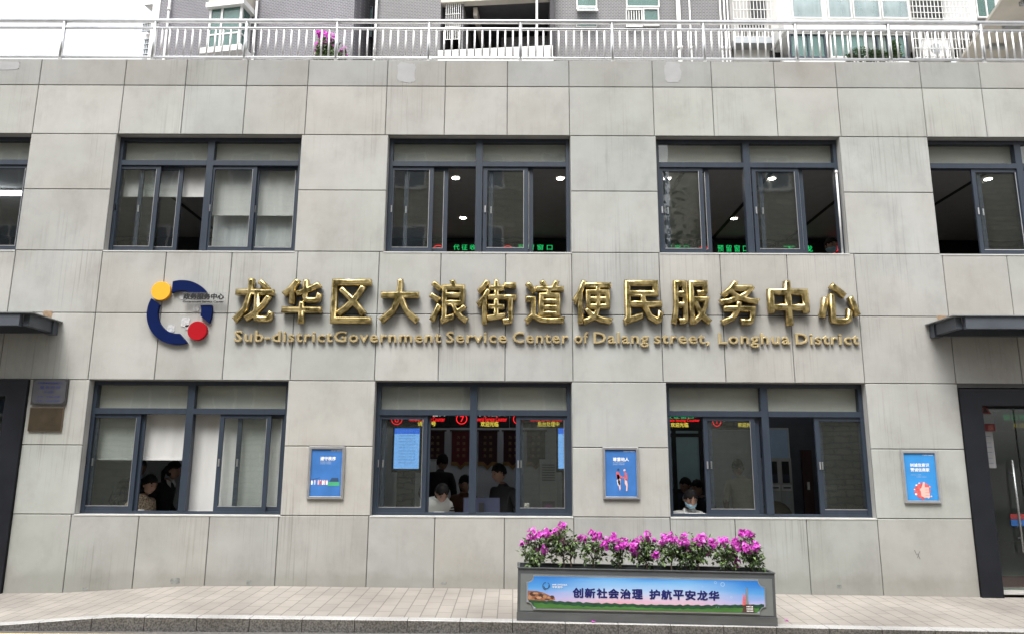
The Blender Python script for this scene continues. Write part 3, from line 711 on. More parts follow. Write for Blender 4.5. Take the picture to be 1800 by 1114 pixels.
fig([(.385, .47), (.45, .48), (.48, .55), (.56, .58), (.56, .60), (.46, .60), (.46, .625), (.40, .625), (.37, .54)], 'figure_picture', 'printred')
fig([(.60, .60), (.655, .62), (.68, .72), (.665, .84), (.63, .84), (.64, .75), (.60, .70)], 'figure_picture', 'pink')
fig([(.60, .48), (.66, .50), (.68, .60), (.66, .64), (.62, .64), (.615, .60), (.56, .60), (.56, .58), (.61, .56)], 'figure_picture', 'printred')
for u, v in ((.435, .435), (.60, .445)):
    m = MB(); m.disc((PX(u), PZ(v)), .013, YP, YP+.001, 14); m.build('figure_picture', MT['pink' if u > .5 else 'printdark'], p)
x0, x1, z0, z1 = 4.618, 5.052, .993, 1.606
t, p = poster_frame('framed bright blue poster with a raised thumb on red, beside the right door', x0, x1, z0, z1, 'postercyan')
lettering('headline', '树诚信意识', PX(.24), PX(.76), PZ(.315), PZ(.245), YP, MT['whiteink'], p, bold=.03)
lettering('headline', '赞诚信商家', PX(.24), PX(.76), PZ(.405), PZ(.335), YP, MT['whiteink'], p, bold=.03)
lettering('small_text', '诚实守信 人人有责', PX(.24), PX(.52), PZ(.475), PZ(.455), YP, MT['paleink'], p)
lettering('small_text', '共建诚信 文明社区', PX(.38), PX(.66), PZ(.515), PZ(.493), YP, MT['paleink'], p)
lettering('small_text', '文明城市 幸福家园', PX(.60), PX(.90), PZ(.100), PZ(.078), YP, MT['whiteink'], p)
m = MB(); rb = random.Random(8)
m.xz([(PX(.53)+.108*rb.uniform(.74, 1.12)*math.cos(2*math.pi*k/34), PZ(.765)+.098*rb.uniform(.74, 1.12)*math.sin(2*math.pi*k/34)) for k in range(34)], YP+.0002, YP+.0008); m.build('burst_picture', MT['printred'], p)
for u_, v_, r_ in ((.36, .66, .010), (.72, .69, .009), (.33, .83, .012), (.74, .87, .010), (.44, .62, .007), (.66, .90, .008), (.30, .74, .007)):
    m = MB(); m.xz(ragged(PX(u_), PZ(v_), r_, r_*.8, int(u_*100), 9), YP-.0004, YP+.0001); m.build('confetti_picture', MT['whiteink' if u_ < .5 else 'pink'], p)
fig([(.44, .745), (.50, .70), (.555, .60), (.59, .60), (.585, .70), (.69, .70), (.70, .89), (.55, .895), (.47, .86), (.47, .78)], 'thumb_picture', 'pink')
m = MB()
for v in (.745, .795, .845): m.box(PX(.585), PX(.69), YP-.0006, YP, PZ(v+.006), PZ(v))
m.build('finger_line', MT['printred'], p)

# ---- plaques by the left door
a, b_ = at(61, 664), at(119, 712)
pq = thing('plaque', 'grey steel service hours plaque with blue lettering beside the left door', 'plaque', (a.x, 0, a.z))
px0, px1, pz0, pz1 = -5.845, -5.42, 2.097, 2.412
m = MB(); m.box(px0, px1, -.030, -.001, pz0, pz1); m.build('backing', MT['plaquedark'], pq, bevel=.003)
m = MB(); c = .035; e = .014
m.xz([(px0+e+c, pz0+e), (px1-e-c, pz0+e), (px1-e, pz0+e+c), (px1-e, pz1-e-c), (px1-e-c, pz1-e), (px0+e+c, pz1-e), (px0+e, pz1-e-c), (px0+e, pz0+e+c)], -.034, -.0305)
fp = m.build('face_plate', MT['plaque'], pq)
for body, u0, u1, v0, v1 in (('大浪街道便民服务中心', .13, .87, .13, .21), ('服 务 时 间', .22, .80, .27, .40), ('周一至周五', .36, .64, .47, .56), ('上午：9:00-12:00', .17, .83, .65, .74), ('下午：14:00-18:00', .17, .83, .81, .90)):
    lettering('text_line', body, px0+(px1-px0)*u0, px0+(px1-px0)*u1, pz1-(pz1-pz0)*v1, pz1-(pz1-pz0)*v0, -.0346, MT['blueink'], fp, bold=.012)
pq = thing('plaque', 'blank dull bronze plaque under the service hours plaque', 'plaque', (a.x, 0, 1.92))
m = MB(); m.box(-5.846, -5.44, -.022, -.001, 1.78, 2.066); m.build('backing', MT['bronzeedge'], pq, bevel=.003)
m = MB(); m.box(-5.838, -5.448, -.026, -.0222, 1.788, 2.058); m.build('face_plate', MT['bronze'], pq)

# ================================================================== PLANTER
PA, PB = Vector((.043, -1.495, 0)), Vector((2.520, -1.515, 0))       # front bottom corners
PA.z, PB.z = pave_z(PA.x, PA.y)+.006, pave_z(PB.x, PB.y)+.006
ux = (PB-PA).normalized(); LEN = (PB-PA).length; uy = Vector((-ux.y, ux.x, 0)).normalized(); uz_ = ux.cross(uy).normalized()
PH = .475; PD = .36
def PL(u, v, w_): return PA+ux*u+uy*v+uz_*w_
pla = thing('flower_planter', 'long grey steel planter with a printed landscape panel standing at the kerb', 'planter', PA)
class LB(MB):
    def lbox(s, u0, u1, v0, v1, w0, w1, mi=0):
        vs = [s.b.verts.new(PL(*q)) for q in ((u0, v0, w0), (u1, v0, w0), (u1, v1, w0), (u0, v1, w0), (u0, v0, w1), (u1, v0, w1), (u1, v1, w1), (u0, v1, w1))]
        for q in ((0, 1, 5, 4), (1, 2, 6, 5), (2, 3, 7, 6), (3, 0, 4, 7), (4, 5, 6, 7), (3, 2, 1, 0)): s.b.faces.new([vs[i] for i in q]).material_index = mi
    def lpoly(s, pts, v0, v1, mi=0): s.prism([PL(p[0], v0, p[1]) for p in pts], PL(0, v1, 0)-PL(0, v0, 0), mi)
m = LB(); th = .018
m.lbox(0, LEN, 0, th, .0, PH); m.lbox(0, LEN, PD-th, PD, 0, PH); m.lbox(0, th, th, PD-th, 0, PH); m.lbox(LEN-th, LEN, th, PD-th, 0, PH)
m.lbox(th, LEN-th, th, PD-th, .03, .05)
m.build('box', MT['planter'], pla, bevel=.003)
m = LB(); m.lbox(.028, LEN-.028, -.003, .002, .088, PH-.05); m.build('front_panel', MT['planterlight'], pla)
m = LB(); m.lbox(-.004, LEN+.004, -.012, .0005, .0, .075); m.build('plinth', MT['planter'], pla, bevel=.004)
m = LB(); m.lbox(-.006, LEN+.006, -.010, .022, PH, PH+.008); m.lbox(-.006, LEN+.006, PD-.022, PD+.008, PH, PH+.008); m.lbox(-.006, .022, .0225, PD-.0225, PH, PH+.008); m.lbox(LEN-.022, LEN+.006, .0225, PD-.0225, PH, PH+.008)
m.build('rim', MT['planter'], pla, bevel=.002)
m = LB(); nx = 40
for i in range(nx):
    for j in range(4):
        q = []
        for di, dj in ((0, 0), (1, 0), (1, 1), (0, 1)):
            u = th+(LEN-2*th)*(i+di)/nx; v = th+(PD-2*th)*(j+dj)/4
            q.append(PL(u, v, PH-.055+.02*noise.noise(Vector((u*9, v*9, 2)))))
        m.face(q)
m.build('soil', MT['soil'], pla)
# printed panel with scooped corners
q0, q1, w0, w1 = .098, LEN-.110, .112, .405
def scooped(u0, u1, a_, b_, r, n=7):
    pts = []
    for cx, cz, s0 in ((u0, a_, 90), (u1, a_, 180), (u1, b_, 270), (u0, b_, 0)):
        arc_ = [(cx+r*math.cos(R_(s0-90*k/n)), cz+r*math.sin(R_(s0-90*k/n))) for k in range(n+1)]
        pts += arc_
    return pts
m = LB(); m.lpoly(scooped(q0-.012, q1+.012, w0-.012, w1+.012, .066), -.012, -.0035); m.build('panel_border', MT['zinc'], pla)
def skyprint():
    m, t, b = new_mat('printed_sky')
    tc = N(t, 'ShaderNodeTexCoord'); sx = N(t, 'ShaderNodeSeparateXYZ'); t.links.new(tc.outputs['Object'], sx.inputs[0])
    ns = N(t, 'ShaderNodeTexNoise'); ns.inputs['Scale'].default_value = 3; ns.inputs['Detail'].default_value = 4
    t.links.new(coords(t, (.6, 1, 6)), ns.inputs['Vector'])
    ad = N(t, 'ShaderNodeMath', operation='MULTIPLY_ADD'); t.links.new(ns.outputs[0], ad.inputs[0]); ad.inputs[1].default_value = .09; t.links.new(sx.outputs[2], ad.inputs[2])
    xx = N(t, 'ShaderNodeMath', operation='MULTIPLY_ADD'); t.links.new(sx.outputs[0], xx.inputs[0]); xx.inputs[1].default_value = .0165; t.links.new(ad.outputs[0], xx.inputs[2])
    # height on the panel: pink near the skyline, pale blue, deep blue top
    c = ramp(t, xx.outputs[0], [(.20, (.56, .26, .33)), (.27, (.50, .42, .55)), (.33, (.34, .46, .66)), (.42, (.15, .36, .64)), (.47, (.04, .20, .54))])
    # deeper blue at both ends
    mm = N(t, 'ShaderNodeMath', operation='SUBTRACT'); t.links.new(sx.outputs[0], mm.inputs[0]); mm.inputs[1].default_value = LEN*.5
    ab = N(t, 'ShaderNodeMath', operation='ABSOLUTE'); t.links.new(mm.outputs[0], ab.inputs[0])
    fac = ramp(t, ab.outputs[0], [(.40, (0, 0, 0)), (.95, (1, 1, 1))])
    hi = ramp(t, xx.outputs[0], [(.24, (.34, .34, .58)), (.34, (.08, .27, .58)), (.44, (.02, .15, .48))])
    c = mixc(t, c, hi, fac); t.links.new(c, b.inputs['Base Color']); b.inputs['Roughness'].default_value = .3
    return m
MT['skyprint'] = skyprint()
m = LB(); m.lpoly(scooped(q0, q1, w0, w1, .06), -.0140, -.0121); pic = m.build('printed_panel', MT['skyprint'], pla)
MT['pgreen'] = plain('printed_grass', (.045, .13, .03), .4, var=.25, scale=5, stretch=(1, 1, 6))
MT['pdark'] = plain('printed_treeline', (.012, .05, .025), .4, var=.3, scale=20)
MT['prock'] = plain('printed_rock', (.22, .09, .05), .4, var=.5, scale=18)
MT['prock2'] = plain('printed_rock_shadow', (.05, .025, .02), .4, var=.5, scale=18)
rr = random.Random(5); top = []; bot = []
n = 90
for k in range(n+1):
    u = q0+.008+(q1-q0-.016)*k/n
    h = w0+.070-.022*math.sin(math.pi*min(1, k/n))+.010*abs(math.sin(k*.9))+rr.uniform(0, .006)
    top.append((u, h))
def plow(u):
    e = min(u-q0, q1-u); return w0+.0015+(math.sqrt(max(0, .0605**2-e*e)) if e < .0605 else 0)
m = LB()
for (ua, ha), (ub_, hb) in zip(top, top[1:]):
    la_, lb2 = plow(ua), plow(ub_)
    if min(ha-la_, hb-lb2) > .002: m.lpoly([(ua, la_), (ub_, lb2), (ub_, hb), (ua, ha)], -.0146, -.0142)
m.build('tree_line_picture', MT['pdark'], pic)
m = LB()
for (ua, ha), (ub_, hb) in zip(top, top[1:]):
    ga_, gb_ = ha-.032+.004*math.sin(ua*7), hb-.032+.004*math.sin(ub_*7); la_, lb2 = plow(ua)+.0005, plow(ub_)+.0005
    if min(ga_-la_, gb_-lb2) > .002: m.lpoly([(ua, la_), (ub_, lb2), (ub_, gb_), (ua, ga_)], -.0150, -.0147)
m.build('grass_picture', MT['pgreen'], pic)
m = LB()
m.lpoly([(q0+.002, w0+.075), (q0+.12, w0+.072), (q0+.20, w0+.074), (q0+.265, w0+.082), (q0+.258, w0+.108), (q0+.215, w0+.118), (q0+.16, w0+.142), (q0+.09, w0+.158), (q0+.002, w0+.160)], -.0154, -.0151)
m.build('rock_picture', MT['prock'], pic)
m = LB()
for cu, cw, ru, rw in ((.05, .13, .035, .02), (.13, .115, .03, .022), (.235, .105, .022, .018), (.09, .09, .04, .010), (.19, .085, .03, .007)):
    m.lpoly([(q0+cu+ru*math.cos(k), w0+cw+rw*math.sin(k)) for k in (0, .8, 1.9, 2.8, 3.9, 5.1)], -.0157, -.0155)
m.build('rock_shadow_picture', MT['prock2'], pic)
MT['prock3'] = plain('printed_rock_light', (.34, .19, .11), .4, var=.35, scale=25)
m = LB()
for cu, cw, ru, rw, ph in ((.02, .10, .022, .022, .3), (.075, .138, .03, .012, 1), (.11, .098, .03, .012, 2), (.165, .112, .02, .014, .6), (.205, .10, .018, .010, 2.2), (.05, .085, .02, .008, 1.4), (.15, .135, .014, .006, 0)):
    m.lpoly([(q0+cu+ru*math.cos(k+ph), w0+cw+rw*math.sin(k+ph)) for k in (0, 1.1, 2.2, 3.0, 4.4, 5.3)], -.0159, -.01575)
m.build('rock_light_picture', MT['prock3'], pic)
tx = q0+(q1-q0)*.925
m = LB(); m.lpoly([(tx-.05, w0+.004), (tx+.07, w0+.004), (tx+.055, w0+.075), (tx-.03, w0+.078)], -.0157, -.0152); m.build('monument_picture', MT['prock2'], pic)
m = LB(); m.lpoly([(tx-.045, w0+.07), (tx-.012, w0+.072), (tx-.016, w0+.15), (tx-.028, w0+.18), (tx-.038, w0+.13)], -.0160, -.0156); m.build('monument_picture', MT['printred'], pic)
m = LB(); m.lpoly([(tx-.012, w0+.078), (tx+.018, w0+.078), (tx+.010, w0+.16), (tx+.008, w0+.22), (tx-.006, w0+.235), (tx-.010, w0+.15)], -.0160, -.0156); m.build('monument_picture', MT['zinc'], pic)
m = LB()
for k in range(5):
    for j in range(3): m.lbox(tx-.005+k*.013, tx+.002+k*.013, -.0160, -.01575, w0+.012+j*.02, w0+.022+j*.02)
m.build('monument_window_picture', MT['whiteink'], pic)
m = LB()
for u, w_, r in ((.795, .27, .012), (.825, .255, .02), (.86, .14, .010), (.80, .045, .016), (.74, .23, .006), (.76, .19, .005), (.77, .12, .006)):
    cu, cw = q0+(q1-q0)*u, w0+w_
    for k in range(16):
        a0, a1 = 2*math.pi*k/16, 2*math.pi*(k+1)/16
        m.lpoly([(cu+r*math.cos(a0), cw+r*math.sin(a0)), (cu+r*math.cos(a1), cw+r*math.sin(a1)), (cu+r*.75*math.cos(a1), cw+r*.75*math.sin(a1)), (cu+r*.75*math.cos(a0), cw+r*.75*math.sin(a0))], -.0146, -.0143)
m.build('bubble_picture', MT['paleink'], pic)
def plettering(name, body, u0, u1, wa, wb, mat_, **kw):
    o = lettering(name, body, u0, u1, wa, wb, 0, mat_, None, **kw)
    for v in o.data.vertices:
        p = v.co.copy(); v.co = PL(p.x, -.0158+p.y, p.z)-PA
    o.parent = pic; ROOT[o.name] = PA; return o
def PU(px): return (px-929)/(1347-929)*(q1-q0)+q0
ca, cb_ = w0+.104, w0+.196
for ch, px in zip('创新社会治理护航平安龙华', (1018, 1039.5, 1060.5, 1081, 1102, 1123, 1153.5, 1174.5, 1195.5, 1216.5, 1237.5, 1258)):
    plettering('character', ch, PU(px)-.052, PU(px)+.052, ca, cb_, MT['navytext'], bold=.055)
plettering('small_text', 'SAFE LONGHUA', PU(972), PU(999), w0+.213, w0+.226, MT['whiteink'], bold=.02)
plettering('small_text', '平安龙华', PU(972), PU(991), w0+.188, w0+.207, MT['whiteink'], bold=.02)
m = LB(); cu, cw = PU(962), w0+.205
for r0, r1, a0, a1 in ((.032, .038, 100, 260), (.020, .029, 180, 380), (.030, .035, -20, 70)):
    for k in range(16):
        b0, b1 = R_(a0+(a1-a0)*k/16), R_(a0+(a1-a0)*(k+1)/16)
        m.lpoly([(cu+r0*math.cos(b0), cw+r0*math.sin(b0)), (cu+r1*math.cos(b0), cw+r1*math.sin(b0)), (cu+r1*math.cos(b1), cw+r1*math.sin(b1)), (cu+r0*math.cos(b1), cw+r0*math.sin(b1))], -.0158, -.0154)
m.build('logo_picture', MT['printdark'], pic)

# ================================================================== PLANTS
def leaf(m, c, d, up, L, W, mi=0):
    d = d.normalized(); s = d.cross(up)
    if s.length < 1e-3: s = d.orthogonal()
    s.normalize(); n_ = s.cross(d)
    p = [c, c+d*L*.35+s*W*.5+n_*L*.04, c+d*L-n_*L*.12, c+d*L*.35-s*W*.5+n_*L*.04, c+d*L*.4]
    m.face([p[0], p[1], p[4]], mi); m.face([p[1], p[2], p[4]], mi); m.face([p[2], p[3], p[4]], mi); m.face([p[3], p[0], p[4]], mi)
def rv(r): return Vector((r.gauss(0, 1), r.gauss(0, 1), r.gauss(0, 1)))
GP_NAME = 'bougainvilleas growing in the long planter'
def bougainvillea(label, base, spots, flowers, seed, nleaf=170, lsize=.036, group=None, twigs=True, pot=None):
    """base point, list of (centre, radius) leafy clumps, list of (centre, radius, n) flower heads"""
    r = random.Random(seed); t = thing('bougainvillea', label, 'flowering plant', base, group)
    base = Vector(base); m = MB()
    cen = sum((q[0] for q in spots), Vector())/len(spots); fork = base*.55+Vector((base.x*.6+cen.x*.4, base.y, cen.z))*.45
    m.tube([base-Vector((0, 0, .03)), (base+fork)/2+rv(r)*.006, fork], [.009, .008, .0065], 8)
    for c, rad in spots:
        m.tube([fork, (fork+c)/2+rv(r)*.015, c], [.0055, .004, .0025], 6)
    for c, rad, n in flowers:
        s = min(spots, key=lambda q: (q[0]-c).length)[0]
        m.tube([s, (s+c)/2+rv(r)*.012, c], [.0035, .0028, .0018], 5)
    m.build('stem', MT['bark'], t)
    if group == GP_NAME: spots = spots+[(c+Vector((r.uniform(-.05, .05), r.uniform(-.05, .05), -.075-r.random()*.05)), rad*.62) for c, rad in spots[:4]]
    m = MB()
    tot = sum(q[1]**2 for q in spots)
    tw = MB()
    for _ in range(7):                 # stray sprigs beyond the crown
        c, rad = r.choice(spots); v = rv(r); v.z = abs(v.z)*.7-.15; v.normalize(); e = c+v*rad*r.uniform(1.3, 1.9)
        tw.tube([c, (c+e)/2+rv(r)*.008, e], [.002, .0016, .001], 4)
        for k in range(6): leaf(m, c+(e-c)*(.55+.09*k), v+rv(r)*.8, Vector((0, 0, 1))+rv(r)*.4, lsize*r.uniform(.5, .9), lsize*.4, 1 if r.random() < .4 else 0)
    tw.build('twig', MT['bark'], t)
    for c, rad in spots:
        for _ in range(int(nleaf*rad**2/tot)):
            v = rv(r).normalized(); p = c+Vector((v.x*1.15, v.y, v.z*.9))*rad*(r.random()**.45)
            d = (v+rv(r)*.7+Vector((0, 0, -.35)))
            leaf(m, p, d, Vector((0, 0, 1))+rv(r)*.5, lsize*r.uniform(.6, 1.35), lsize*r.uniform(.45, .75), 1 if r.random() < .30 else 0)
    m.build('foliage', [MT['leaf'], MT['leafpale']], t)
    m = MB()
    for c, rad, n in flowers:
        for _ in range(n):
            v = rv(r).normalized(); p = c+v*rad*(r.random()**.5); ax = (v+rv(r)*.4).normalized(); u = ax.orthogonal().normalized(); w_ = ax.cross(u)
            s0 = r.uniform(.018, .029)*(lsize/.036); ph = r.uniform(0, 6)
            mi = r.choice((0, 0, 0, 1, 2))
            for k in range(3):
                a_ = ph+k*2.094; d = u*math.cos(a_)+w_*math.sin(a_)+ax*.55
                leaf(m, p, d, ax, s0, s0*.95, mi)
    m.build('flowers', [MT['flower'], MT['flowerpale'], MT['flowerdeep']], t); return t
YF = -1.32
def F(px, py, dy=0.0): return at(px, py, YF+dy)
def soilz(x): return PL(x-PA.x, .18, PH-.05).z
GP = 'bougainvilleas growing in the long planter'
PLANTS = [
 ('bushy bougainvillea trailing over the left end of the planter', 945, [(935, 960, .09), (948, 948, .09), (925, 972, .06), (940, 978, .07), (960, 965, .05), (940, 990, .035)], [(936, 937, .045, 14), (952, 938, .04, 10), (927, 952, .02, 4), (955, 966, .035, 7), (916, 953, .01, 2), (943, 968, .02, 4)], 230),
 ('tallest bougainvillea near the left end, its top flowers spread wide', 993, [(985, 950, .085), (972, 945, .06), (990, 935, .06), (978, 962, .06)], [(989, 924, .035, 10), (968, 941, .045, 13), (976, 934, .03, 7), (986, 945, .05, 15), (991, 953, .03, 6), (962, 931, .02, 4), (982, 930, .02, 4)], 190),
 ('thin mostly green bougainvillea with bare stem beside the tallest left plant', 1004, [(1004, 955, .055), (1009, 950, .04), (1000, 962, .03), (985, 974, .02)], [(1012, 951, .012, 2)], 70),
 ('bougainvillea with a bare dark trunk and low round crown, fourth from the left end', 1043, [(1038, 960, .075), (1050, 955, .07), (1029, 957, .05), (1052, 966, .05)], [(1041, 939, .035, 9), (1055, 940, .03, 7), (1046, 943, .03, 8), (1026, 946, .03, 7), (1063, 952, .04, 9), (1020, 945, .02, 4), (1042, 967, .015, 3)], 150),
 ('sparse bougainvillea with drooping dark lower leaves, fifth from the left end', 1088, [(1078, 955, .06), (1092, 962, .06), (1086, 970, .05), (1098, 955, .045)], [(1080, 940, .025, 6), (1077, 948, .03, 7), (1094, 955, .04, 10), (1085, 961, .02, 4), (1066, 962, .015, 3), (1100, 948, .02, 4)], 130),
 ('bougainvillea with a long magenta spray hanging on its left side', 1137, [(1130, 960, .08), (1140, 968, .08), (1122, 972, .055), (1142, 955, .06), (1118, 982, .035)], [(1112, 960, .04, 16), (1117, 969, .035, 13), (1119, 952, .025, 7), (1138, 938, .028, 9), (1141, 950, .03, 7), (1152, 975, .025, 8), (1126, 946, .02, 4)], 200),
 ('bougainvillea with upright flower heads in the middle of the right half', 1180, [(1176, 962, .085), (1186, 955, .07), (1168, 970, .06), (1188, 972, .05)], [(1170, 945, .04, 11), (1180, 947, .03, 8), (1180, 938, .012, 3), (1163, 954, .03, 6), (1188, 947, .02, 4), (1194, 953, .02, 4), (1150, 948, .012, 2)], 180),
 ('bougainvillea with a dense low cluster of magenta at its left foot', 1208, [(1208, 964, .065), (1200, 972, .05), (1212, 974, .05)], [(1204, 943, .03, 8), (1207, 962, .045, 18), (1205, 955, .03, 8), (1206, 949, .02, 5)], 120),
 ('bougainvillea with a broad mound of flowers on a straight stem', 1226, [(1228, 960, .08), (1240, 957, .06), (1220, 970, .06), (1238, 968, .05)], [(1224, 952, .035, 12), (1232, 948, .045, 17), (1239, 946, .03, 9), (1252, 955, .04, 15), (1245, 968, .025, 6), (1218, 953, .02, 5)], 160),
 ('loose bougainvillea with pale leaves and a flower cluster hanging to the soil', 1277, [(1265, 967, .06), (1275, 965, .07), (1285, 972, .06), (1270, 980, .05), (1258, 985, .03)], [(1268, 952, .035, 10), (1275, 948, .02, 4), (1293, 954, .045, 16), (1296, 961, .03, 8), (1277, 960, .02, 4), (1290, 978, .04, 13), (1296, 990, .03, 6), (1284, 966, .02, 4)], 170),
 ('tall dark bougainvillea leaning at the right end of the planter', 1318, [(1315, 965, .085), (1322, 972, .085), (1328, 982, .06), (1310, 955, .06), (1318, 945, .04), (1335, 988, .04)], [(1305, 936, .03, 8), (1314, 937, .03, 9), (1320, 939, .025, 6), (1312, 962, .05, 17), (1325, 960, .045, 14), (1306, 954, .025, 7), (1328, 966, .025, 7), (1325, 954, .03, 5)], 230)]
for i, (lb_, bx_, sp, fl, nl) in enumerate(PLANTS):
    rj = random.Random(40+i); b0 = F(bx_, 990); b0.z = soilz(b0.x)
    bougainvillea(lb_, b0, [(F(a_, c_, rj.uniform(-.06, .06)), r_*1.12) for a_, c_, r_ in sp], [(F(a_, c_, rj.uniform(-.09, .06)), r_*1.25, int(n_*2.0)) for a_, c_, r_, n_ in fl], 100+i, nleaf=int(nl*2.3), group=GP, lsize=.043)
# fallen petals
for i, (px, py, lb_) in enumerate(((1039, 1086, 'fallen magenta petal lying on the kerb below the planter'), (1383, 1093, 'fallen magenta petal lying on the paving right of the planter'))):
    p = atz(px, py, -.05) if i == 0 else atz(px, py, -.085)
    if i == 0: p = Vector((p.x, -1.535, interp(KERBZ, p.x)+.010))
    else: p.z = pave_z(p.x, p.y)+.004
    r = random.Random(i); m = MB()
    for k in range(4):
        a_ = k*1.6+.3; leaf(m, p, Vector((math.cos(a_), math.sin(a_)*.8, .45)), Vector((0, 0, 1)), .028, .024)
    o = m.build('petal', MT['flower']); tag(o, lb_, 'petal')
# terrace plants behind the railing
p = at(572, 104, .5); p.z = 6.22
bougainvillea('bougainvillea in flower on the roof terrace behind the railing, left of centre', p,
   [(at(575, 85, .5), .13), (at(580, 98, .5), .12), (at(566, 92, .5), .09), (at(570, 104, .5), .12)], [(at(563, 62, .5), .06, 11), (at(560, 82, .5), .07, 20), (at(584, 68, .5), .07, 12), (at(565, 72, .5), .05, 8), (at(588, 80, .5), .04, 9), (at(575, 62, .5), .05, 10), (at(561, 95, .5), .05, 12), (at(578, 76, .5), .06, 10)], 61, 620, .058, 'bougainvilleas on the roof terrace')
p = at(602, 104, .5); p.z = 6.22
bougainvillea('small bougainvillea tuft right of the flowering one on the roof terrace', p,
   [(at(604, 99, .5), .06), (at(598, 104, .5), .06)], [(at(602, 89, .5), .055, 14), (at(608, 98, .5), .03, 8)], 62, 110, .05, 'bougainvilleas on the roof terrace')
# ================================================================== APARTMENT BLOCK BEHIND
class Plane:
    def __init__(s, px, Y, deg):
        p = at(px, 60, Y); s.p = p; a = R_(deg); s.u = Vector((math.cos(a), -math.sin(a), 0)); s.n = Vector((-math.sin(a), -math.cos(a), 0))   # n towards the street
    def hit(s, px, py, d=0.0):
        r = ray(px, py); q = s.p+s.n*d; t = (q-CAM).dot(s.n)/r.dot(s.n); return CAM+r*t
    def uz(s, px, py, d=0.0):
        h = s.hit(px, py, d); return (h-s.p).dot(s.u), h.z
    def P(s, u, d, z): v = s.p+s.u*u+s.n*d; return (v.x, v.y, z)
class PBd(MB):
    def __init__(s, pl): super().__init__(); s.pl = pl
    def lb(s, u0, u1, d0, d1, z0, z1, mi=0):
        P = s.pl.P
        v = [s.b.verts.new(P(*q)) for q in ((u0, d1, z0), (u1, d1, z0), (u1, d0, z0), (u0, d0, z0), (u0, d1, z1), (u1, d1, z1), (u1, d0, z1), (u0, d0, z1))]
        for q in ((0, 1, 5, 4), (1, 2, 6, 5), (2, 3, 7, 6), (3, 0, 4, 7), (4, 5, 6, 7), (3, 2, 1, 0)): s.b.faces.new([v[i] for i in q]).material_index = mi
    def rect(s, x0, y0, x1, y1, d0, d1, mi=0, zlo=None, zhi=None):
        ym, xm = (y0+y1)/2, (x0+x1)/2
        u0, u1 = s.pl.uz(x0, ym, d1)[0], s.pl.uz(x1, ym, d1)[0]
        z1, z0 = s.pl.uz(xm, y0, d1)[1], s.pl.uz(xm, y1, d1)[1]
        s.lb(u0, u1, d0, d1, z0 if zlo is None else zlo, z1 if zhi is None else zhi, mi); return u0, u1, z0, z1
    def bars(s, x0, y0, x1, y1, d, nv, nh, r=.012):
        u0, u1 = s.pl.uz(x0, (y0+y1)/2, d)[0], s.pl.uz(x1, (y0+y1)/2, d)[0]
        z1, z0 = s.pl.uz((x0+x1)/2, y0, d)[1], s.pl.uz((x0+x1)/2, y1, d)[1]
        for k in range(nv+1): u = u0+(u1-u0)*k/nv; s.lb(u-r, u+r, d-r, d+r, z0, z1)
        for k in range(nh+1): z = z0+(z1-z0)*k/nh; s.lb(u0-.02, u1+.02, d+r+.001, d+2.5*r, z-r, z+r)
apt = thing('apartment_building', 'tall grey mosaic tiled apartment building with white pipes and green glass behind the roof terrace', 'apartment building', (0, 10, 0))
A = Plane(620, 10.0, 10); B = Plane(775, 10.2, 5); Cc = Plane(1100, 10.2, 0); ZH = 22
def onwall(pl, x0, x1, name, mat_, depth=4.0, z0=-.5, z1=ZH, d=0.0):
    m = PBd(pl); m.lb(pl.uz(x0, 55, d)[0], pl.uz(x1, 55, d)[0], -depth, d, z0, z1); return m.build(name, mat_, apt)
onwall(A, 276, 621, 'wall', MT['tile']); onwall(A, 264, 276.5, 'corner_pier', MT['white'], .5, d=.03)
onwall(B, 657, 774, 'wall', MT['tile2'], 5)
m = PBd(B); m.lb(B.uz(600, 55, -1.3)[0], B.uz(656.5, 55, -1.3)[0], -4, -1.3, -.5, ZH); m.build('wall', MT['tile2'], apt)
onwall(Cc, 967, 1285, 'wall', MT['tile2'], 5)
def pipe(pl, px, w_=3, d=.10):
    m = MB(); u = pl.uz(px, 55, d)[0]; p0, p1 = pl.P(u, d, -.4), pl.P(u, d, ZH-.5)
    r = w_*.5*(pl.hit(px, 55, d)-CAM).length/FPX*1.0; m.tube([p0, p1], r, 10)
    for z in (11.2, 12.9, 14.6): m.tube([(p0[0], p0[1], z), (p0[0], p0[1], z+.10)], r*1.35, 10)
    m.build('pipe', MT['white'], apt)
for pl, px, w_ in ((A, 293, 3.5), (A, 448, 3.5), (B, 660, 3.5), (Cc, 1194, 7), (Cc, 1214, 2.5), (Cc, 1268, 2.5), (Cc, 1275, 2.5), (Cc, 1281, 2)): pipe(pl, px, w_)
# projecting bay window
bay = PBd(A); u0, u1 = A.uz(366, 50, .55)[0], A.uz(423, 50, .55)[0]; zt = A.uz(395, 14, .55)[1]; zb_ = A.uz(395, 86, .55)[1]
bay.lb(u0-.07, u1+.10, 0, .66, zt, zt+.16); bay.lb(u0-.14, u1+.16, 0, .70, zb_-.17, zb_)
for uu in (u0, u0+.36, u1-.06):
    bay.lb(uu, uu+.06, .49, .55, zb_, zt)
bay.lb(u1-.06, u1, .03, .09, zb_, zt)
zmid = A.uz(395, 59, .55)[1]
bay.lb(u0+.06, u0+.36, .50, .54, zmid-.022, zmid+.022); bay.lb(u0+.42, u1-.06, .50, .54, zmid-.022, zmid+.022); bay.lb(u1-.05, u1-.01, .09, .49, zmid-.022, zmid+.022)
bw_ = bay.build('bay_window', MT['white'], apt)
m = PBd(A); m.lb(u0+.06, u1-.06, .515, .525, zb_, zt); m.lb(u1-.035, u1-.025, .09, .49, zb_, zt); m.lb(u0+.02, u0+.03, 0, .49, zb_, zt); m.build('pane', MT['greenglass'], bw_)
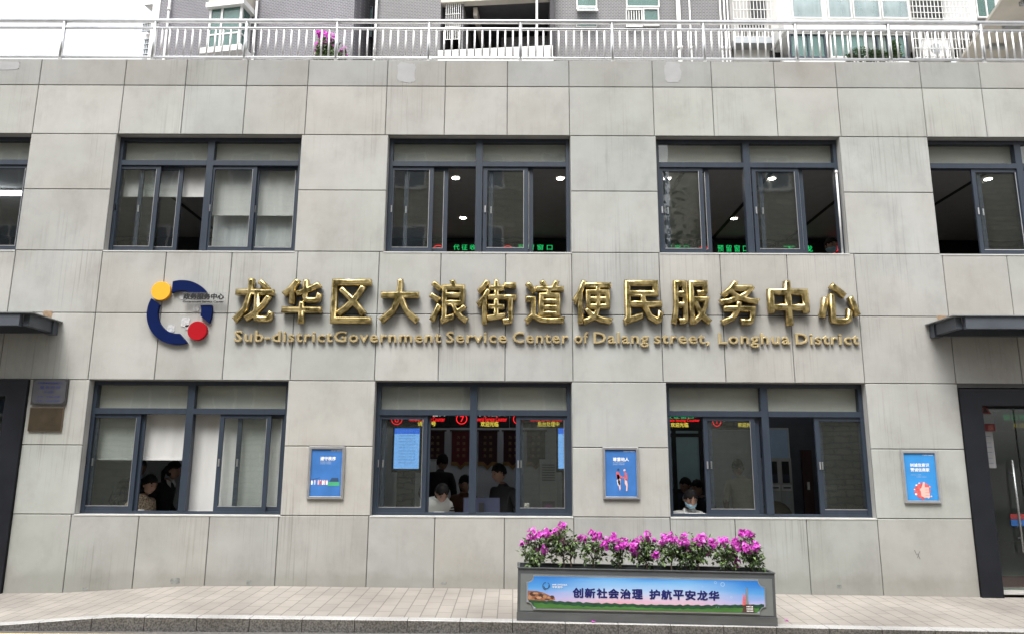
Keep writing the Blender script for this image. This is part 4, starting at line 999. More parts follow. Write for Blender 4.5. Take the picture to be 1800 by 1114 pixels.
m = PBd(A); m.lb(u0+.06, u1-.08, .02, .05, zb_, zt); m.build('curtain', MT['curtain'], bw_)
m = PBd(A); m.lb(u0-.02, u1+.04, 0, .6, zt+.165, zt+.60); m.build('ribbed_panel', MT['pink_tile'] if 'pink_tile' in MT else MT['beige'], apt)
def flatwin(pl, x0, y0, x1, y1, d, mats='greenglass', nx=1, ny=1, back='curtain', frame='white', t=.035):
    m = PBd(pl); a, b_, z0, z1 = m.rect(x0, y0, x1, y1, d+.001, d+.01); m.b.free(); m.b = bmesh.new()
    m.lb(a, b_, d, d+.08, z1-t, z1); m.lb(a, b_, d, d+.08, z0, z0+t); m.lb(a, a+t, d, d+.08, z0+t, z1-t); m.lb(b_-t, b_, d, d+.08, z0+t, z1-t)
    for k in range(1, nx): u = a+(b_-a)*k/nx; m.lb(u-t/2, u+t/2, d+.002, d+.078, z0+t, z1-t)
    for k in range(1, ny): z = z0+(z1-z0)*k/ny; m.lb(a+t, b_-t, d+.004, d+.074, z-t/2, z+t/2)
    w_ = m.build('window', MT[frame], apt)
    m = PBd(pl); m.lb(a+t*.5, b_-t*.5, d+.035, d+.045, z0+t*.5, z1-t*.5); m.build('pane', MT[mats], w_)
    m = PBd(pl); m.lb(a+t*.5, b_-t*.5, d+.004, d+.012, z0+t*.5, z1-t*.5); m.build('backing', MT[back], w_)
    return w_
Bm = Plane(640, 11.25, 5)
flatwin(Bm, 637, 14, 656, 68, .01, ny=2, frame='frame'); flatwin(Bm, 622, -6, 630, 26, .01, frame='frame', back='blackmatt')
# loggia between the blocks
lg = PBd(B); D_ = 2.2
ua, ub_ = B.uz(775, 55)[0], B.uz(968, 55)[0]
zs0, zs1 = B.uz(870, 108)[1]-.15, B.uz(870, 1)[1]
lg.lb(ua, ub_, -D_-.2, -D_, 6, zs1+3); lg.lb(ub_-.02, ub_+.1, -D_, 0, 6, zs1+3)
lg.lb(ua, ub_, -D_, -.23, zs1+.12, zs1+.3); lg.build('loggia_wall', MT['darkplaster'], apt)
m = PBd(B); m.lb(ua-.02, ub_+.02, -.22, .02, zs1, zs1+.45); m.build('loggia_beam', MT['beige'], apt)
m = PBd(B); m.lb(ua-.05, ub_+.06, -.12, .10, B.uz(870, 109)[1], B.uz(870, 88)[1]); m.lb(ua-.08, ub_+.08, -.2, .16, B.uz(870, 110)[1]-.12, B.uz(870, 109)[1]); m.build('loggia_parapet', MT['white'], apt)
m = PBd(B); m.lb(ub_-1.55, ub_-.1, -1.5, -1.4, B.uz(870, 90)[1], B.uz(900, 66, -1.4)[1]); m.build('loggia_partition', MT['tile2'], apt)
m = PBd(B); m.lb(B.uz(836, 40, -.8)[0], B.uz(843, 40, -.8)[0], -2, -.3, B.uz(840, 40, -.8)[1]-.1, zs1); m.build('loggia_bracket', MT['beige'], apt)
m = PBd(B); m.bars(784, 4, 809, 70, -.06, 7, 3, .008); g = m.build('grille', MT['white'], apt)
m = PBd(B); m.lb(ub_-.42, ub_-.36, -.05, .03, B.uz(955, 88)[1], zs1); m.build('pipe', MT['white'], apt)
m = PBd(B); m.lb(B.uz(811, 50, -.1)[0], B.uz(814, 50, -.1)[0], -1.9, -.1, 10, zs1); m.build('loggia_screen', MT['tile2'], apt)
# windows of the middle block
flatwin(Cc, 1013, -20, 1049, 15, 0, ny=1); flatwin(Cc, 1013, 42, 1049, 50, 0, 'greenglass', back='blackmatt', t=.012)
m = PBd(Cc); a, b_, z0, z1 = m.rect(1013, 17, 1049, 33, .0, .001); m.b.free(); m.b = bmesh.new()
P = Cc.P
def sashq(u0, u1, t0, t1, off=0):   # hinged at the top, pushed outwards
    f = lambda u, t: Vector(P(u, .09+.30*t+off, z1-(z1-z0)*t))
    return [f(u0, t1), f(u1, t1), f(u1, t0), f(u0, t0)]
nrm = Vector(Cc.n)*-.04
for q in ((a, b_, 0, .09), (a, b_, .88, 1), (a, a+.05, .09, .88), (b_-.05, b_, .09, .88)): m.prism(sashq(*q), nrm)
aw = m.build('awning_sash', MT['white'], apt)
m = MB(); m.prism(sashq(a+.05, b_-.05, .09, .88, -.015), Vector(Cc.n)*-.01); m.build('pane', MT['paleglass'], aw)
flatwin(Cc, 1100, -20, 1158, 15, 0); flatwin(Cc, 1130, 17, 1158, 48, 0, back='curtain'); flatwin(Cc, 1100, 17, 1129, 48, 0, 'clearglass', back='blackmatt')
m = PBd(Cc); m.bars(1101, 18, 1128, 48, .10, 6, 1, .012); m.build('grille', MT['white'], apt)
# caged service bay
m = PBd(Cc); m.lb(Cc.uz(1286, 55)[0], Cc.uz(1392, 55)[0], -1.2, -1.0, 6, ZH); m.build('wall', MT['offwhite'], apt)
m = PBd(Cc); m.bars(1288, -30, 1354, 34, .30, 11, 4, .008); m.bars(1292, 36, 1350, 66, .25, 11, 2, .008); m.build('grille', MT['white'], apt)
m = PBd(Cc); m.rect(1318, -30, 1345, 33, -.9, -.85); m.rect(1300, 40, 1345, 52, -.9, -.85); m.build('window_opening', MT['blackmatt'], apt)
m = PBd(Cc); m.rect(1292, 66, 1362, 76, -.8, .35); m.build('service_canopy', MT['zinc'], apt)
m = PBd(Cc); m.rect(1290, 77, 1352, 106, -.6, .0); m.rect(1355, 40, 1390, 62, -.8, -.1); ac = m.build('service_wall', MT['offwhite'], apt)
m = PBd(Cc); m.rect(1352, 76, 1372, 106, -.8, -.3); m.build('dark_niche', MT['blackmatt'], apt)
# enclosed balconies to the right, upper and lower storey
E_ = Plane(1490, 9.6, -1)
m = PBd(E_); m.rect(1378, 36, 1600, 56, -3, .08); m.rect(1382, 56, 1598, 61, -3, .03); m.rect(1380, 104, 1600, 150, -3, .05); m.lb(E_.uz(1380, 20)[0], E_.uz(1600, 20)[0], -3, -2.6, 6, ZH); m.build('balcony_slab', MT['white'], apt)
for i, (x0, x1) in enumerate(((1389, 1443), (1452, 1494), (1496, 1544), (1546, 1594))): flatwin(E_, x0, -32, x1, 35, -.06, 'paleglass', nx=1, ny=1, back='curtain')
for i, (x0, x1, mm_) in enumerate(((1388, 1450, 'greenglass'), (1458, 1520, 'greenglass'), (1522, 1560, 'clearglass'), (1562, 1594, 'greenglass'))): flatwin(E_, x0, 62, x1, 104, -.06, mm_, nx=2, ny=1, back='curtain' if i != 2 else 'inwall', frame='frame' if i != 1 else 'white')
m = PBd(E_); m.bars(1396, -6, 1590, 1, .25, 26, 1, .012); m.build('awning_frame', MT['white'], apt)
m = PBd(E_); m.lb(E_.uz(1598, 50)[0], E_.uz(1715, 50)[0], -1.4, -1.2, 6, ZH); m.build('wall', MT['offwhite'], apt)
m = PBd(E_); m.bars(1597, -30, 1699, 34, .20, 16, 6, .008); m.bars(1604, 53, 1704, 103, .20, 17, 3, .008); m.build('grille', MT['white'], apt)
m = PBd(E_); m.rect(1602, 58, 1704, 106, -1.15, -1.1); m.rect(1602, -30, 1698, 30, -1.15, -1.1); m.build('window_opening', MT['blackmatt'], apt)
m = PBd(E_); m.rect(1596, 36, 1716, 52, -1.2, .05); m.rect(1702, -40, 1713, 36, -1.2, .02); m.build('balcony_slab', MT['white'], apt)
m = PBd(E_); m.rect(1624, 70, 1668, 100, -.5, -.1, 0); acu = m.build('air_conditioner_unit', MT['white'], apt, bevel=.02)
m = MB(); u_, z_ = E_.uz(1645, 86, -.1); c0 = E_.P(u_, -.095, z_)
m.tube([c0, (c0[0], c0[1]-.012, c0[2])], .15, 20); m.build('fan_grille', MT['zinc'], acu)
flatwin(Plane(1730, 9.9, -2), 1712, -30, 1748, 34, 0, nx=2, back='curtain')
onwall(Plane(1730, 9.9, -2), 1708, 1800, 'wall', MT['offwhite'], .8, d=-.03)
# near neighbour at the right with its deep balcony slab
nbh = thing('neighbouring_building', 'pale building with a deep beige balcony underside at the far right behind the railing', 'building', (9.5, 6, 0))
m = MB(); zsof = 10.35
p0, p1 = atz(1690, 103, zsof), atz(1765, -4, zsof)
q0_, q1_ = atz(1800, 103, zsof), atz(1830, -4, zsof)
d_ = (p1-p0).normalized()
far = p0-d_*1.2; near = p1+d_*1.5
m.prism([far, near, near+Vector((3.5, 0, 0)), far+Vector((3.5, 0, 0))], (0, 0, .07)); sl = m.build('balcony_slab', MT['beige'], nbh)
m = MB(); off_ = Vector((.95, 0, 0))
m.prism([far+off_, near+off_, near+off_+Vector((3, 0, 0)), far+off_+Vector((3, 0, 0))], (0, 0, -zsof+.2)); m.build('wall', MT['offwhite'], nbh)
for k in range(3):
    c_ = p0+(p1-p0)*(.25+.35*k)+Vector((.55, 0, -.05)); m = MB(); m.box(c_.x-.18, c_.x+.18, c_.y-.06, c_.y+.06, c_.z-.03, c_.z+.048); m.build('soffit_lamp', MT['zinc'], nbh)
# sliver of another block at the left
dist = thing('apartment_building', 'far white apartment block corner with barred balconies left of the grey tiled building', 'apartment building', (-14, 16, 0))
G_ = Plane(258, 16, 12)
m = PBd(G_); m.lb(G_.uz(262, 50)[0], G_.uz(330, 50)[0], -3, -.2, -.5, 30); m.build('wall', MT['offwhite'], dist)
for q in ((254, 2, 275, 8, -.2, .7), (250, 40, 275, 47, -.2, .7), (254, 60, 270, 72, -.2, .5)):
    m = PBd(G_); m.rect(*q); m.build('balcony_slab', MT['white'], dist)
m = PBd(G_); m.bars(254, 70, 272, 104, .5, 5, 4, .02); m.bars(252, 42, 272, 55, .72, 5, 1, .02); m.build('grille', MT['zinc'], dist)
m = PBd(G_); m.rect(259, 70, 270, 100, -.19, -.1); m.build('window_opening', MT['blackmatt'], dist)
# potted greenery on the enclosed balcony
def shrub(label, spots, seed, name='potted_shrub', cat='plant', ls=.09, n=150, mat_='leaf', base=None, group=None):
    r = random.Random(seed); b0 = base or Vector((spots[0][0].x, spots[0][0].y, spots[0][0].z-.3)); t = thing(name, label, cat, b0, group)
    m = MB()
    for c, rad in spots: m.tube([b0, (b0+c)/2+rv(r)*.03, c], [.02, .015, .008], 6)
    m.build('stem', MT['bark'], t); m = MB()
    for c, rad in spots:
        for _ in range(n):
            v = rv(r).normalized(); leaf(m, c+v*rad*(r.random()**.5), v+rv(r)*.6, Vector((0, 0, 1))+rv(r)*.5, ls*r.uniform(.6, 1.3), ls*.5)
    m.build('foliage', MT[mat_], t); return t
def E2(px, py): return E_.hit(px, py, .35)
shrub('low dark green plant on the glazed balcony, left of the two', [(E2(1505, 97), .14), (E2(1517, 96), .16), (E2(1530, 99), .14), (E2(1495, 102), .1)], 71, group='plants on the glazed balcony', mat_='treeleaf')
shrub('low dark green plant spreading right along the glazed balcony', [(E2(1535, 99), .13), (E2(1546, 97), .15), (E2(1555, 100), .12)], 72, group='plants on the glazed balcony', mat_='treeleaf')
shrub('upright green plant at the right end of the glazed balcony', [(E2(1572, 80), .13), (E2(1572, 90), .14), (E2(1576, 98), .12)], 73, group='plants on the glazed balcony', mat_='leaf')

# ================================================================== ACROSS THE STREET (seen in the window glass)
opp = thing('street_building', 'beige tiled building across the street, reflected in the window glass', 'building', (0, -24, 0))
m = MB(); m.box(-34, 4.5, -34, -24, -.5, 24); m.build('wall', MT['oppo'], opp)
m = MB(); m.box(4.51, 20, -33, -24.5, -.5, 11); m.build('wing', MT['oppo'], opp)
m = MB(); m.box(9.5, 24, -33.5, -24.2, 11.01, 26); m.build('wall', MT['oppo'], opp)
for fx in (-24.6, -20.9, -17.2, -13.5, -9.8, -6.1, -2.4, 1.3, 11.2, 15.0):
    for fz in (3.4, 7.0, 10.6, 14.2, 17.8):
        if fx > 5 and fz < 11: continue
        m = MB(); x0, x1, z0, z1 = fx, fx+1.9, fz, fz+1.7; t = .08
        yo = -24 if fx < 5 else -24.2
        m.box(x0, x1, yo, yo+.07, z0, z0+t); m.box(x0, x1, yo, yo+.07, z1-t, z1)
        for xx in (x0, (x0+x1)/2-t/2, x1-t): m.box(xx, xx+t, yo, yo+.08, z0+t, z1-t)
        m.box(x0-.1, x1+.1, yo, yo+.18, z0-.12, z0)
        wn = m.build('window', MT['white'], opp)
        m = MB(); m.box(x0+t, x1-t, yo, yo+.04, z0+t, z1-t); m.build('pane', MT['printdark'], wn)
def tree(label, x, y, h, rad, seed):
    r = random.Random(seed); t = thing('street_tree', label, 'tree', (x, y, -.3), 'trees across the street')
    m = MB(); top = Vector((x, y, h*.55)); m.tube([(x, y, -.5), (x+.1, y, h*.3), top], [.2, .15, .1], 10)
    cl = []
    for k in range(9):
        a_ = k*2.4; c = Vector((x+math.cos(a_)*rad*r.uniform(.3, .8), y+math.sin(a_)*rad*r.uniform(.3, .8), h*r.uniform(.5, .95))); cl.append((c, rad*r.uniform(.3, .5)))
        m.tube([top-Vector((0, 0, .6)), (top+c)/2+rv(r)*.15, c], [.09, .05, .02], 6)
    m.build('trunk', MT['bark'], t); m = MB()
    for c, q in cl:
        for _ in range(260):
            v = rv(r).normalized(); leaf(m, c+v*q*(r.random()**.45), v+rv(r)*.6, Vector((0, 0, 1))+rv(r)*.5, .30*r.uniform(.6, 1.3), .17)
    m.build('crown', MT['treeleaf'], t)
tree('tree across the street, reflected at the left of the middle windows', -4.5, -18, 9.2, 2.6, 81)
tree('tall tree across the street, reflected in the right windows', 7.0, -19, 13.0, 3.4, 82)
tree('smaller tree across the street, reflected in the left windows', -12.5, -18, 8.5, 2.4, 83)
# ================================================================== INSIDE THE WINDOWS
MT['lamp'] = emit('lit_lamp', (1.0, 0.90, 0.78), 30)
MT['tube'] = emit('lit_tube', (0.90, 0.95, 1.0), 4)
MT['ledred'] = emit('led_red', (1.0, 0.015, 0.02), 0.6)
MT['ledgreen'] = emit('led_green', (0.02, 0.80, 0.20), 0.34)
MT['ledyellow'] = emit('led_yellow', (1.0, 0.80, 0.10), 0.45)
MT['ledwhite'] = emit('led_white', (0.9, 0.95, 0.85), 0.5)
MT['leddim'] = emit('led_green_dim', (0.02, 0.7, 0.2), 0.12); MT['leddimyellow'] = emit('led_yellow_dim', (1.0, 0.75, 0.15), 0.12)
MT['screen'] = emit('lit_screen', (0.22, 0.50, 1.0), 0.42)
MT['screentop'] = emit('lit_screen_header', (0.03, 0.16, 0.75), 0.45)
for i, (px, py, lb_) in enumerate(((801, 314, 'round ceiling downlight seen in the open left gap of the second upper window'), (985, 315, 'round ceiling downlight seen at the right end of the second upper window'), (814, 384, 'smaller farther ceiling downlight low in the second upper window'),
        (1173, 315, 'round ceiling downlight behind the left sash of the third upper window'), (1357, 315, 'round ceiling downlight behind the third sash of the third upper window'), (1290, 385, 'smaller farther ceiling downlight low in the third upper window'), (1737, 316, 'round ceiling downlight behind glass in the rightmost upper window'), (436, 320, 'ceiling downlight hidden behind the white blind of the left upper window'))):
    p = atz(px, py, 5.628); t = thing('ceiling_light', lb_, 'ceiling light', (p.x, p.y, 5.628), 'round downlights on the upper floor')
    m = MB(); m.tube([(p.x, p.y, 5.632), (p.x, p.y, 5.637)], .052, 24); m.build('diffuser', MT['lamp'], t)
    m = MB()
    for k in range(24):
        a0, a1 = 2*math.pi*k/24, 2*math.pi*(k+1)/24
        q = lambda r, a_, z: (p.x+r*math.cos(a_), p.y+r*math.sin(a_), z)
        m.face([q(.053, a0, 5.630), q(.053, a1, 5.630), q(.068, a1, 5.634), q(.068, a0, 5.634)]); m.face([q(.068, a0, 5.634), q(.068, a1, 5.634), q(.068, a1, 5.639), q(.068, a0, 5.639)])
    m.build('trim_ring', MT['alu'], t)
pa_, pb_ = atz(-60, 340, 5.58), atz(41, 342, 5.58)
t = thing('tube_light', 'lit fluorescent tube under the ceiling behind the leftmost upper window', 'ceiling light', (pa_.x, pa_.y, 5.58))
m = MB(); m.tube([pa_, (pb_.x, pa_.y, 5.58)], .035, 12); m.build('tube', MT['tube'], t)
m = MB(); m.box(pa_.x-.05, pb_.x+.02, pa_.y-.05, pa_.y+.05, 5.612, 5.638); m.build('batten', MT['white'], t)

for i, (tx_, ty_) in enumerate(((-3.4, 2.4), (-.4, 2.4), (3.0, 2.4), (-3.4, 4.4), (-.4, 4.4), (3.0, 4.4), (4.7, 3.2))):  # unseen tube lights, added to brighten the ground floor rooms
    t = thing('tube_light', 'added tube light, out of sight under the ground floor ceiling, brightening the rooms behind the lower windows', 'ceiling light', (tx_, ty_, 2.69), 'added fill tubes on the ground floor')
    m = MB(); m.tube([(tx_-.55, ty_, 2.665), (tx_+.55, ty_, 2.665)], .016, 10); m.build('tube', MT['tube'], t)
    m = MB(); m.box(tx_-.6, tx_+.6, ty_-.04, ty_+.04, 2.683, 2.718); m.build('batten', MT['white'], t)
def led(label, Y, box, items):
    """black LED board; box and items in photo pixels, measured on the plane y = Y"""
    x0, z1 = at(box[0], box[1], Y).x, at(box[0], box[1], Y).z; x1, z0 = at(box[2], box[3], Y).x, at(box[2], box[3], Y).z
    t = thing('led_display', label, 'display board', ((x0+x1)/2, Y, z1), 'LED boards over the service counters')
    m = MB(); m.box(x0, x1, Y, Y+.09, z0, z1); m.build('housing', MT['blackmatt'], t, bevel=.006)
    for body, a, b_, c, d, col in items:
        p, q = at(a, b_, Y-.004), at(c, d, Y-.004)
        lettering('led_text', body, p.x, q.x, q.z, p.z, Y-.004, MT[col], t)
    return t
Y1 = 2.6
led('LED board with red ring six behind the left sash of the middle lower window', Y1, (664, 722, 790, 751), [('⑥', 688, 727, 707, 746, 'ledred'), ('General Service Counter', 719, 732, 782, 740, 'ledred'), ('综合窗口', 735, 723, 782, 731, 'ledwhite'), ('请067号', 734, 740, 766, 748, 'ledyellow')])
led('LED board with red ring seven left of the mullion, middle lower window', Y1, (791, 722, 895, 751), [('⑦', 802, 726, 821, 745, 'ledred'), ('General Service Counter', 833, 732, 891, 740, 'ledred'), ('综合窗口', 836, 723, 888, 731, 'ledwhite'), ('欢迎光临', 845, 740, 876, 749, 'ledyellow')])
led('LED board with yellow text behind the right sash of the middle lower window', Y1, (896, 722, 1003, 751), [('⑧', 902, 727, 920, 745, 'ledred'), ('General Service Counter', 932, 732, 989, 740, 'ledred'), ('后台处理中', 945, 740, 983, 749, 'ledyellow')])
led('LED board with green text at the left edge of the right lower window', Y1, (1140, 722, 1243, 754), [('发证窗口', 1170, 728, 1219, 735, 'ledgreen'), ('Certificate Issuing Counter', 1158, 735, 1230, 742, 'ledred'), ('欢迎光临', 1179, 742, 1210, 750, 'ledyellow')])
led('LED board with red ring number behind the left sash of the right lower window', Y1, (1244, 722, 1345, 754), [('①', 1252, 730, 1268, 749, 'ledred'), ('欢迎光临', 1297, 742, 1327, 750, 'ledyellow')])
led('LED board with green text behind the glass of the right door', 2.2, (1752, 722, 1850, 756), [('窗口预留', 1763, 728, 1818, 738, 'leddim'), ('欢迎光临', 1780, 743, 1822, 751, 'leddimyellow')])
Y2 = 4.4
led('LED board with green text in the left half of the second upper window', Y2, (752, 424, 852, 450), [('⑥', 761, 431, 780, 449, 'ledred'), ('代 征 收', 797, 430, 836, 440, 'ledgreen')])
led('LED board with green text in the right half of the second upper window', Y2, (876, 424, 1000, 450), [('⑤', 883, 432, 902, 450, 'ledred'), ('预 留 窗 口', 911, 430, 971, 440, 'ledgreen')])
led('LED board with green text behind the left sash of the third upper window', Y2, (1150, 424, 1222, 452), [('预 留 窗 口', 1156, 431, 1211, 440, 'ledgreen')])
led('LED board with green text in the open left gap of the third upper window', Y2, (1223, 424, 1345, 452), [('④', 1228, 432, 1246, 451, 'ledred'), ('预 留 窗 口', 1261, 431, 1315, 443, 'ledgreen')])
led('LED board in the open right gap of the third upper window, behind the masked person', Y2, (1365, 424, 1495, 452), [('下 载', 1377, 432, 1429, 443, 'ledgreen'), ('③', 1461, 427, 1479, 447, 'ledred')])
MT['greencloth'] = plain('dark_green_strip', (.02, .10, .06), .8)
m = MB(); m.box(-2.0, 6.5, 4.55, 4.58, at(900, 423, 4.5).z, at(900, 419, 4.5).z); o = m.build('trim_strip', MT['greencloth'], bld)

def screen(label, px0, py0, px1, py1, Y):
    p, q = at(px0, py0, Y), at(px1, py1, Y); x0, x1, z0, z1 = p.x, q.x, q.z, p.z
    t = thing('info_screen', label, 'screen', ((x0+x1)/2, Y, 0), 'blue queue screens')
    m = MB(); m.box(x0-.025, x1+.025, Y, Y+.06, z0-.05, z1+.03); m.box(x0+.05, x1-.05, Y+.01, Y+.05, .03, z0-.05); m.box(x0-.03, x1+.03, Y-.12, Y+.2, -.012, .03)
    m.build('kiosk_body', MT['blackmatt'], t, bevel=.005)
    m = MB(); m.box(x0, x1, Y-.003, Y-.0005, z0, z1-.07*(z1-z0)/.5); m.build('screen', MT['screen'], t)
    m = MB(); m.box(x0, x1, Y-.003, Y-.0005, z1-.069*(z1-z0)/.5, z1); m.build('screen_header', MT['screentop'], t)
    for k in range(10):
        z = z1-(z1-z0)*(.17+.075*k); lettering('text_line', '请到窗口办理业务', x0+(x1-x0)*.18, x0+(x1-x0)*.84, z-.013, z, Y-.0038, MT['printdark'], t)
screen('glowing blue queue screen behind the left sash of the middle lower window', 694, 752, 736, 823, 1.3)
screen('glowing blue queue screen cut off at the right edge of the middle lower window', 981, 752, 1024, 823, 1.3)

# banners on the back wall
MT['banner'] = plain('dark_red_velvet', (.13, .022, .025), .9, var=.15, scale=10); MT['banner2'] = plain('maroon_velvet', (.05, .016, .02), .9, var=.15, scale=10)
MT['fringe'] = plain('gold_fringe', (.24, .13, .035), .8, var=.3, scale=60, stretch=(1, 1, .2)); MT['goldink'] = plain('gold_ink', (.36, .26, .10), .7)
def banner(label, px0, px1, mat_):
    Y = 5.95; x0, x1 = at(px0, 780, Y).x, at(px1, 780, Y).x; z1, z0 = at(px0, 757, Y).z, at(px0, 811, Y).z; xm = (x0+x1)/2
    t = thing('wall_banner', label, 'banner', (xm, Y, z0), 'pennants hung on the back wall')
    m = MB(); m.xz([(x0, z0), (xm-.08, z0), (xm, z0-.08), (xm+.08, z0), (x1, z0), (x1, z1), (x0, z1)], Y, Y+.02); m.build('cloth', MT[mat_], t)
    m = MB(); m.xz([(x0-.01, z0-.07), (xm-.08, z0-.07), (xm, z0-.15), (xm+.08, z0-.07), (x1+.01, z0-.07), (x1+.01, z0-.002), (xm+.08, z0-.002), (xm, z0-.082), (xm-.08, z0-.002), (x0-.01, z0-.002)], Y+.002, Y+.015); m.build('fringe', MT['fringe'], t)
    m = MB(); m.tube([(x0-.04, Y-.01, z1+.01), (x1+.04, Y-.01, z1+.01)], .014, 8); m.build('rod', MT['bronze'], t)
    for j, col in enumerate(('为民服务', '热情周到')):
        for k, ch in enumerate(col):
            cx, cz = x0+(x1-x0)*(.35+.3*j), z1-(z1-z0)*(.2+.2*k); lettering('characters', ch, cx-.028, cx+.028, cz-.03, cz+.03, Y-.002, MT['goldink'], t)
banner('dark pennant with gold fringe above the man seen from behind', 749, 781, 'banner2'); banner('dark red pennant with gold fringe left of the centre mullion', 794, 827, 'banner')
banner('maroon pennant with gold fringe right of the centre mullion', 841, 874, 'banner2'); banner('maroon pennant above the man in the black jacket, right of the other pennants', 885, 918, 'banner2')
banner('dim dark pennant behind the right sash of the middle lower window', 926, 958, 'banner2')

# furniture
def counter(label, x0, x1):
    t = thing('service_counter', label, 'counter', ((x0+x1)/2, .55, 0), 'service counters under the lower windows')
    m = MB(); m.box(x0, x1, .30, .90, .74, .77); m.build('counter_top', MT['offwhite'], t, bevel=.006)
    m = MB(); m.box(x0+.05, x1-.05, .84, .87, -.012, .74); m.build('front_panel', MT['offwhite'], t)
    for xx in (x0+.03, x1-.08): 
        m = MB(); m.box(xx, xx+.05, .34, .83, -.012, .739); m.build('side_panel', MT['offwhite'], t)
counter('pale service counter behind the left lower window', -5.1, -2.8); counter('pale service counter behind the middle lower window', -1.65, .68); counter('pale service counter behind the right lower window', 1.9, 4.25)
def monitor(label, px0, py0, px1, py1, Y, mat_='printnavy'):
    p, q = at(px0, py0, Y), at(px1, py1, Y); xm = (p.x+q.x)/2
    t = thing('monitor', label, 'monitor', (xm, Y, .77))
    m = MB(); m.box(p.x, q.x, Y, Y+.035, max(q.z, .80), p.z); m.build('casing', MT[mat_], t, bevel=.006)
    m = MB(); m.box(xm-.03, xm+.03, Y-.03, Y-.001, .78, p.z-.06); m.box(xm-.11, xm+.11, Y-.09, Y+.1, .771, .782); m.build('stand', MT['blackmatt'], t, bevel=.003)
MT['printnavy'] = plain('navy_plastic', (.035, .042, .075), .45, var=.1)
monitor('dark navy monitor back standing in front of the man in the black jacket', 815, 874, 878, 908, .52)
t = thing('filing_cabinet', 'white office cabinet with glass doors full of blue folders, right of the centre mullion', 'cabinet', (at(1372, 850, 4.2).x, 4.2, 0))
Yc = 4.2; x0, x1 = at(1350, 830, Yc).x, at(1393, 830, Yc).x; zt_, zm_, zd_ = at(1370, 804, Yc).z, at(1370, 853, Yc).z, at(1370, 864, Yc).z
m = MB(); m.box(x0, x1, Yc+.03, Yc+.4, -.012, zt_); m.build('carcass', MT['offwhite'], t, bevel=.005)
xm = (x0+x1)/2
for a, b_ in ((x0+.01, xm-.005), (xm+.005, x1-.01)):
    m = MB(); m.box(a+.04, b_-.04, Yc+.012, Yc+.029, zm_+.05, zt_-.06); dk = m.build('shelf_bay', MT['blackmatt'], t)
    m = MB(); n = 5
    for k in range(n): xx = a+.05+(b_-a-.1)*k/n; m.box(xx, xx+(b_-a-.1)/n*.8, Yc+.006, Yc+.011, zm_+.06, zm_+.19)
    m.build('folders', MT['printnavy'], t)
    m = MB(); m.box(a+.01, b_-.01, Yc+.01, Yc+.029, zd_+.02, zm_+.02); dw = m.build('drawer', MT['white'], t, bevel=.003)
    m = MB(); m.box((a+b_)/2-.06, (a+b_)/2+.06, Yc-.005, Yc+.009, (zd_+zm_)/2+.01, (zd_+zm_)/2+.03); m.build('handle', MT['blackmatt'], dw)
    m = MB(); m.box(a+.005, b_-.005, Yc+.012, Yc+.029, .02, zd_); m.build('lower_door', MT['curtain'], t, bevel=.003)
t = thing('whiteboard', 'pale blue board above the white filing cabinet', 'board', (xm, 4.65, 1.9))
p, q = at(1347, 754, 4.7), at(1386, 805, 4.7); MT['paleboard'] = plain('pale_blue_board', (.42, .56, .74), .5, var=.05)
m = MB(); m.box(p.x, q.x, 4.66, 4.69, q.z, p.z); m.build('board', MT['paleboard'], t); m = MB(); m.box(p.x-.03, q.x+.03, 4.691, 4.71, q.z-.03, p.z+.03); m.build('frame', MT['alu'], t)
MT['partition'] = plain('dark_slate_paint', (.10, .11, .13), .7, var=.1)
t = thing('partition_wall', 'dark interior wall with a maroon door behind the right lower window', 'wall', (3.9, 4.75, 0))
m = MB(); xa, xb = at(1388, 800, 4.8).x, at(1550, 800, 4.8).x; m.box(at(1340, 800, 4.8).x, xb, 4.8, 4.9, -.012, 2.715); m.build('panel', MT['partition'], t)
MT['maroondoor'] = plain('maroon_door', (.055, .015, .018), .4, var=.15, scale=4, stretch=(6, 1, .5))
p, q = at(1408, 790, 4.76), at(1434, 905, 4.76); m = MB(); m.box(p.x, q.x, 4.76, 4.799, .0, p.z); dd = m.build('door', MT['maroondoor'], t, bevel=.004)
m = MB(); m.box(q.x-.12, q.x-.08, 4.735, 4.759, .98, 1.12); m.build('handle', MT['alu'], dd)
t = thing('glass_partition', 'black framed glass partition at the left of the right lower window', 'partition', (2.6, 3.7, 0)); Yg = 3.7
m = MB(); ga, gb = at(1160, 800, Yg).x, at(1237, 800, Yg).x; zt_ = at(1200, 753, Yg).z; zb2 = at(1200, 862, Yg).z
for xx in (ga, at(1182, 800, Yg).x, gb-.07): m.box(xx, xx+.07, Yg, Yg+.05, -.012, zt_)
for zz in (zt_, at(1200, 764, Yg).z, zb2): m.box(ga, gb, Yg+.002, Yg+.048, zz-.03, zz+.03)
m.build('frame', MT['blackmatt'], t)
MT['litroom'] = plain('lit_room_teal', (.36, .52, .53), .35, var=.06); m = MB(); m.box(ga+.02, gb-.02, Yg+.02, Yg+.028, zb2, zt_); m.build('pane', MT['litroom'], t)  # opaque pale teal painted in place of the lit room behind the glass
m = MB(); m.box(ga+.02, gb-.02, Yg+.015, Yg+.03, -.01, zb2-.03); m.build('lower_panel', MT['printnavy'], t)
t = thing('air_conditioner', 'white floor standing air conditioner behind the right sash of the middle lower window', 'air conditioner', (at(965, 830, 4.8).x, 4.8, 0))
x0, x1 = at(949, 830, 4.8).x, at(979, 830, 4.8).x; zt_ = at(965, 806, 4.8).z
m = MB(); m.box(x0, x1, 4.8, 5.1, -.012, zt_); m.build('cabinet', MT['white'], t, bevel=.02)
m = MB()
for k in range(7): m.box(x0+.04, x1-.04, 4.785, 4.799, zt_-.12-.045*k, zt_-.095-.045*k)
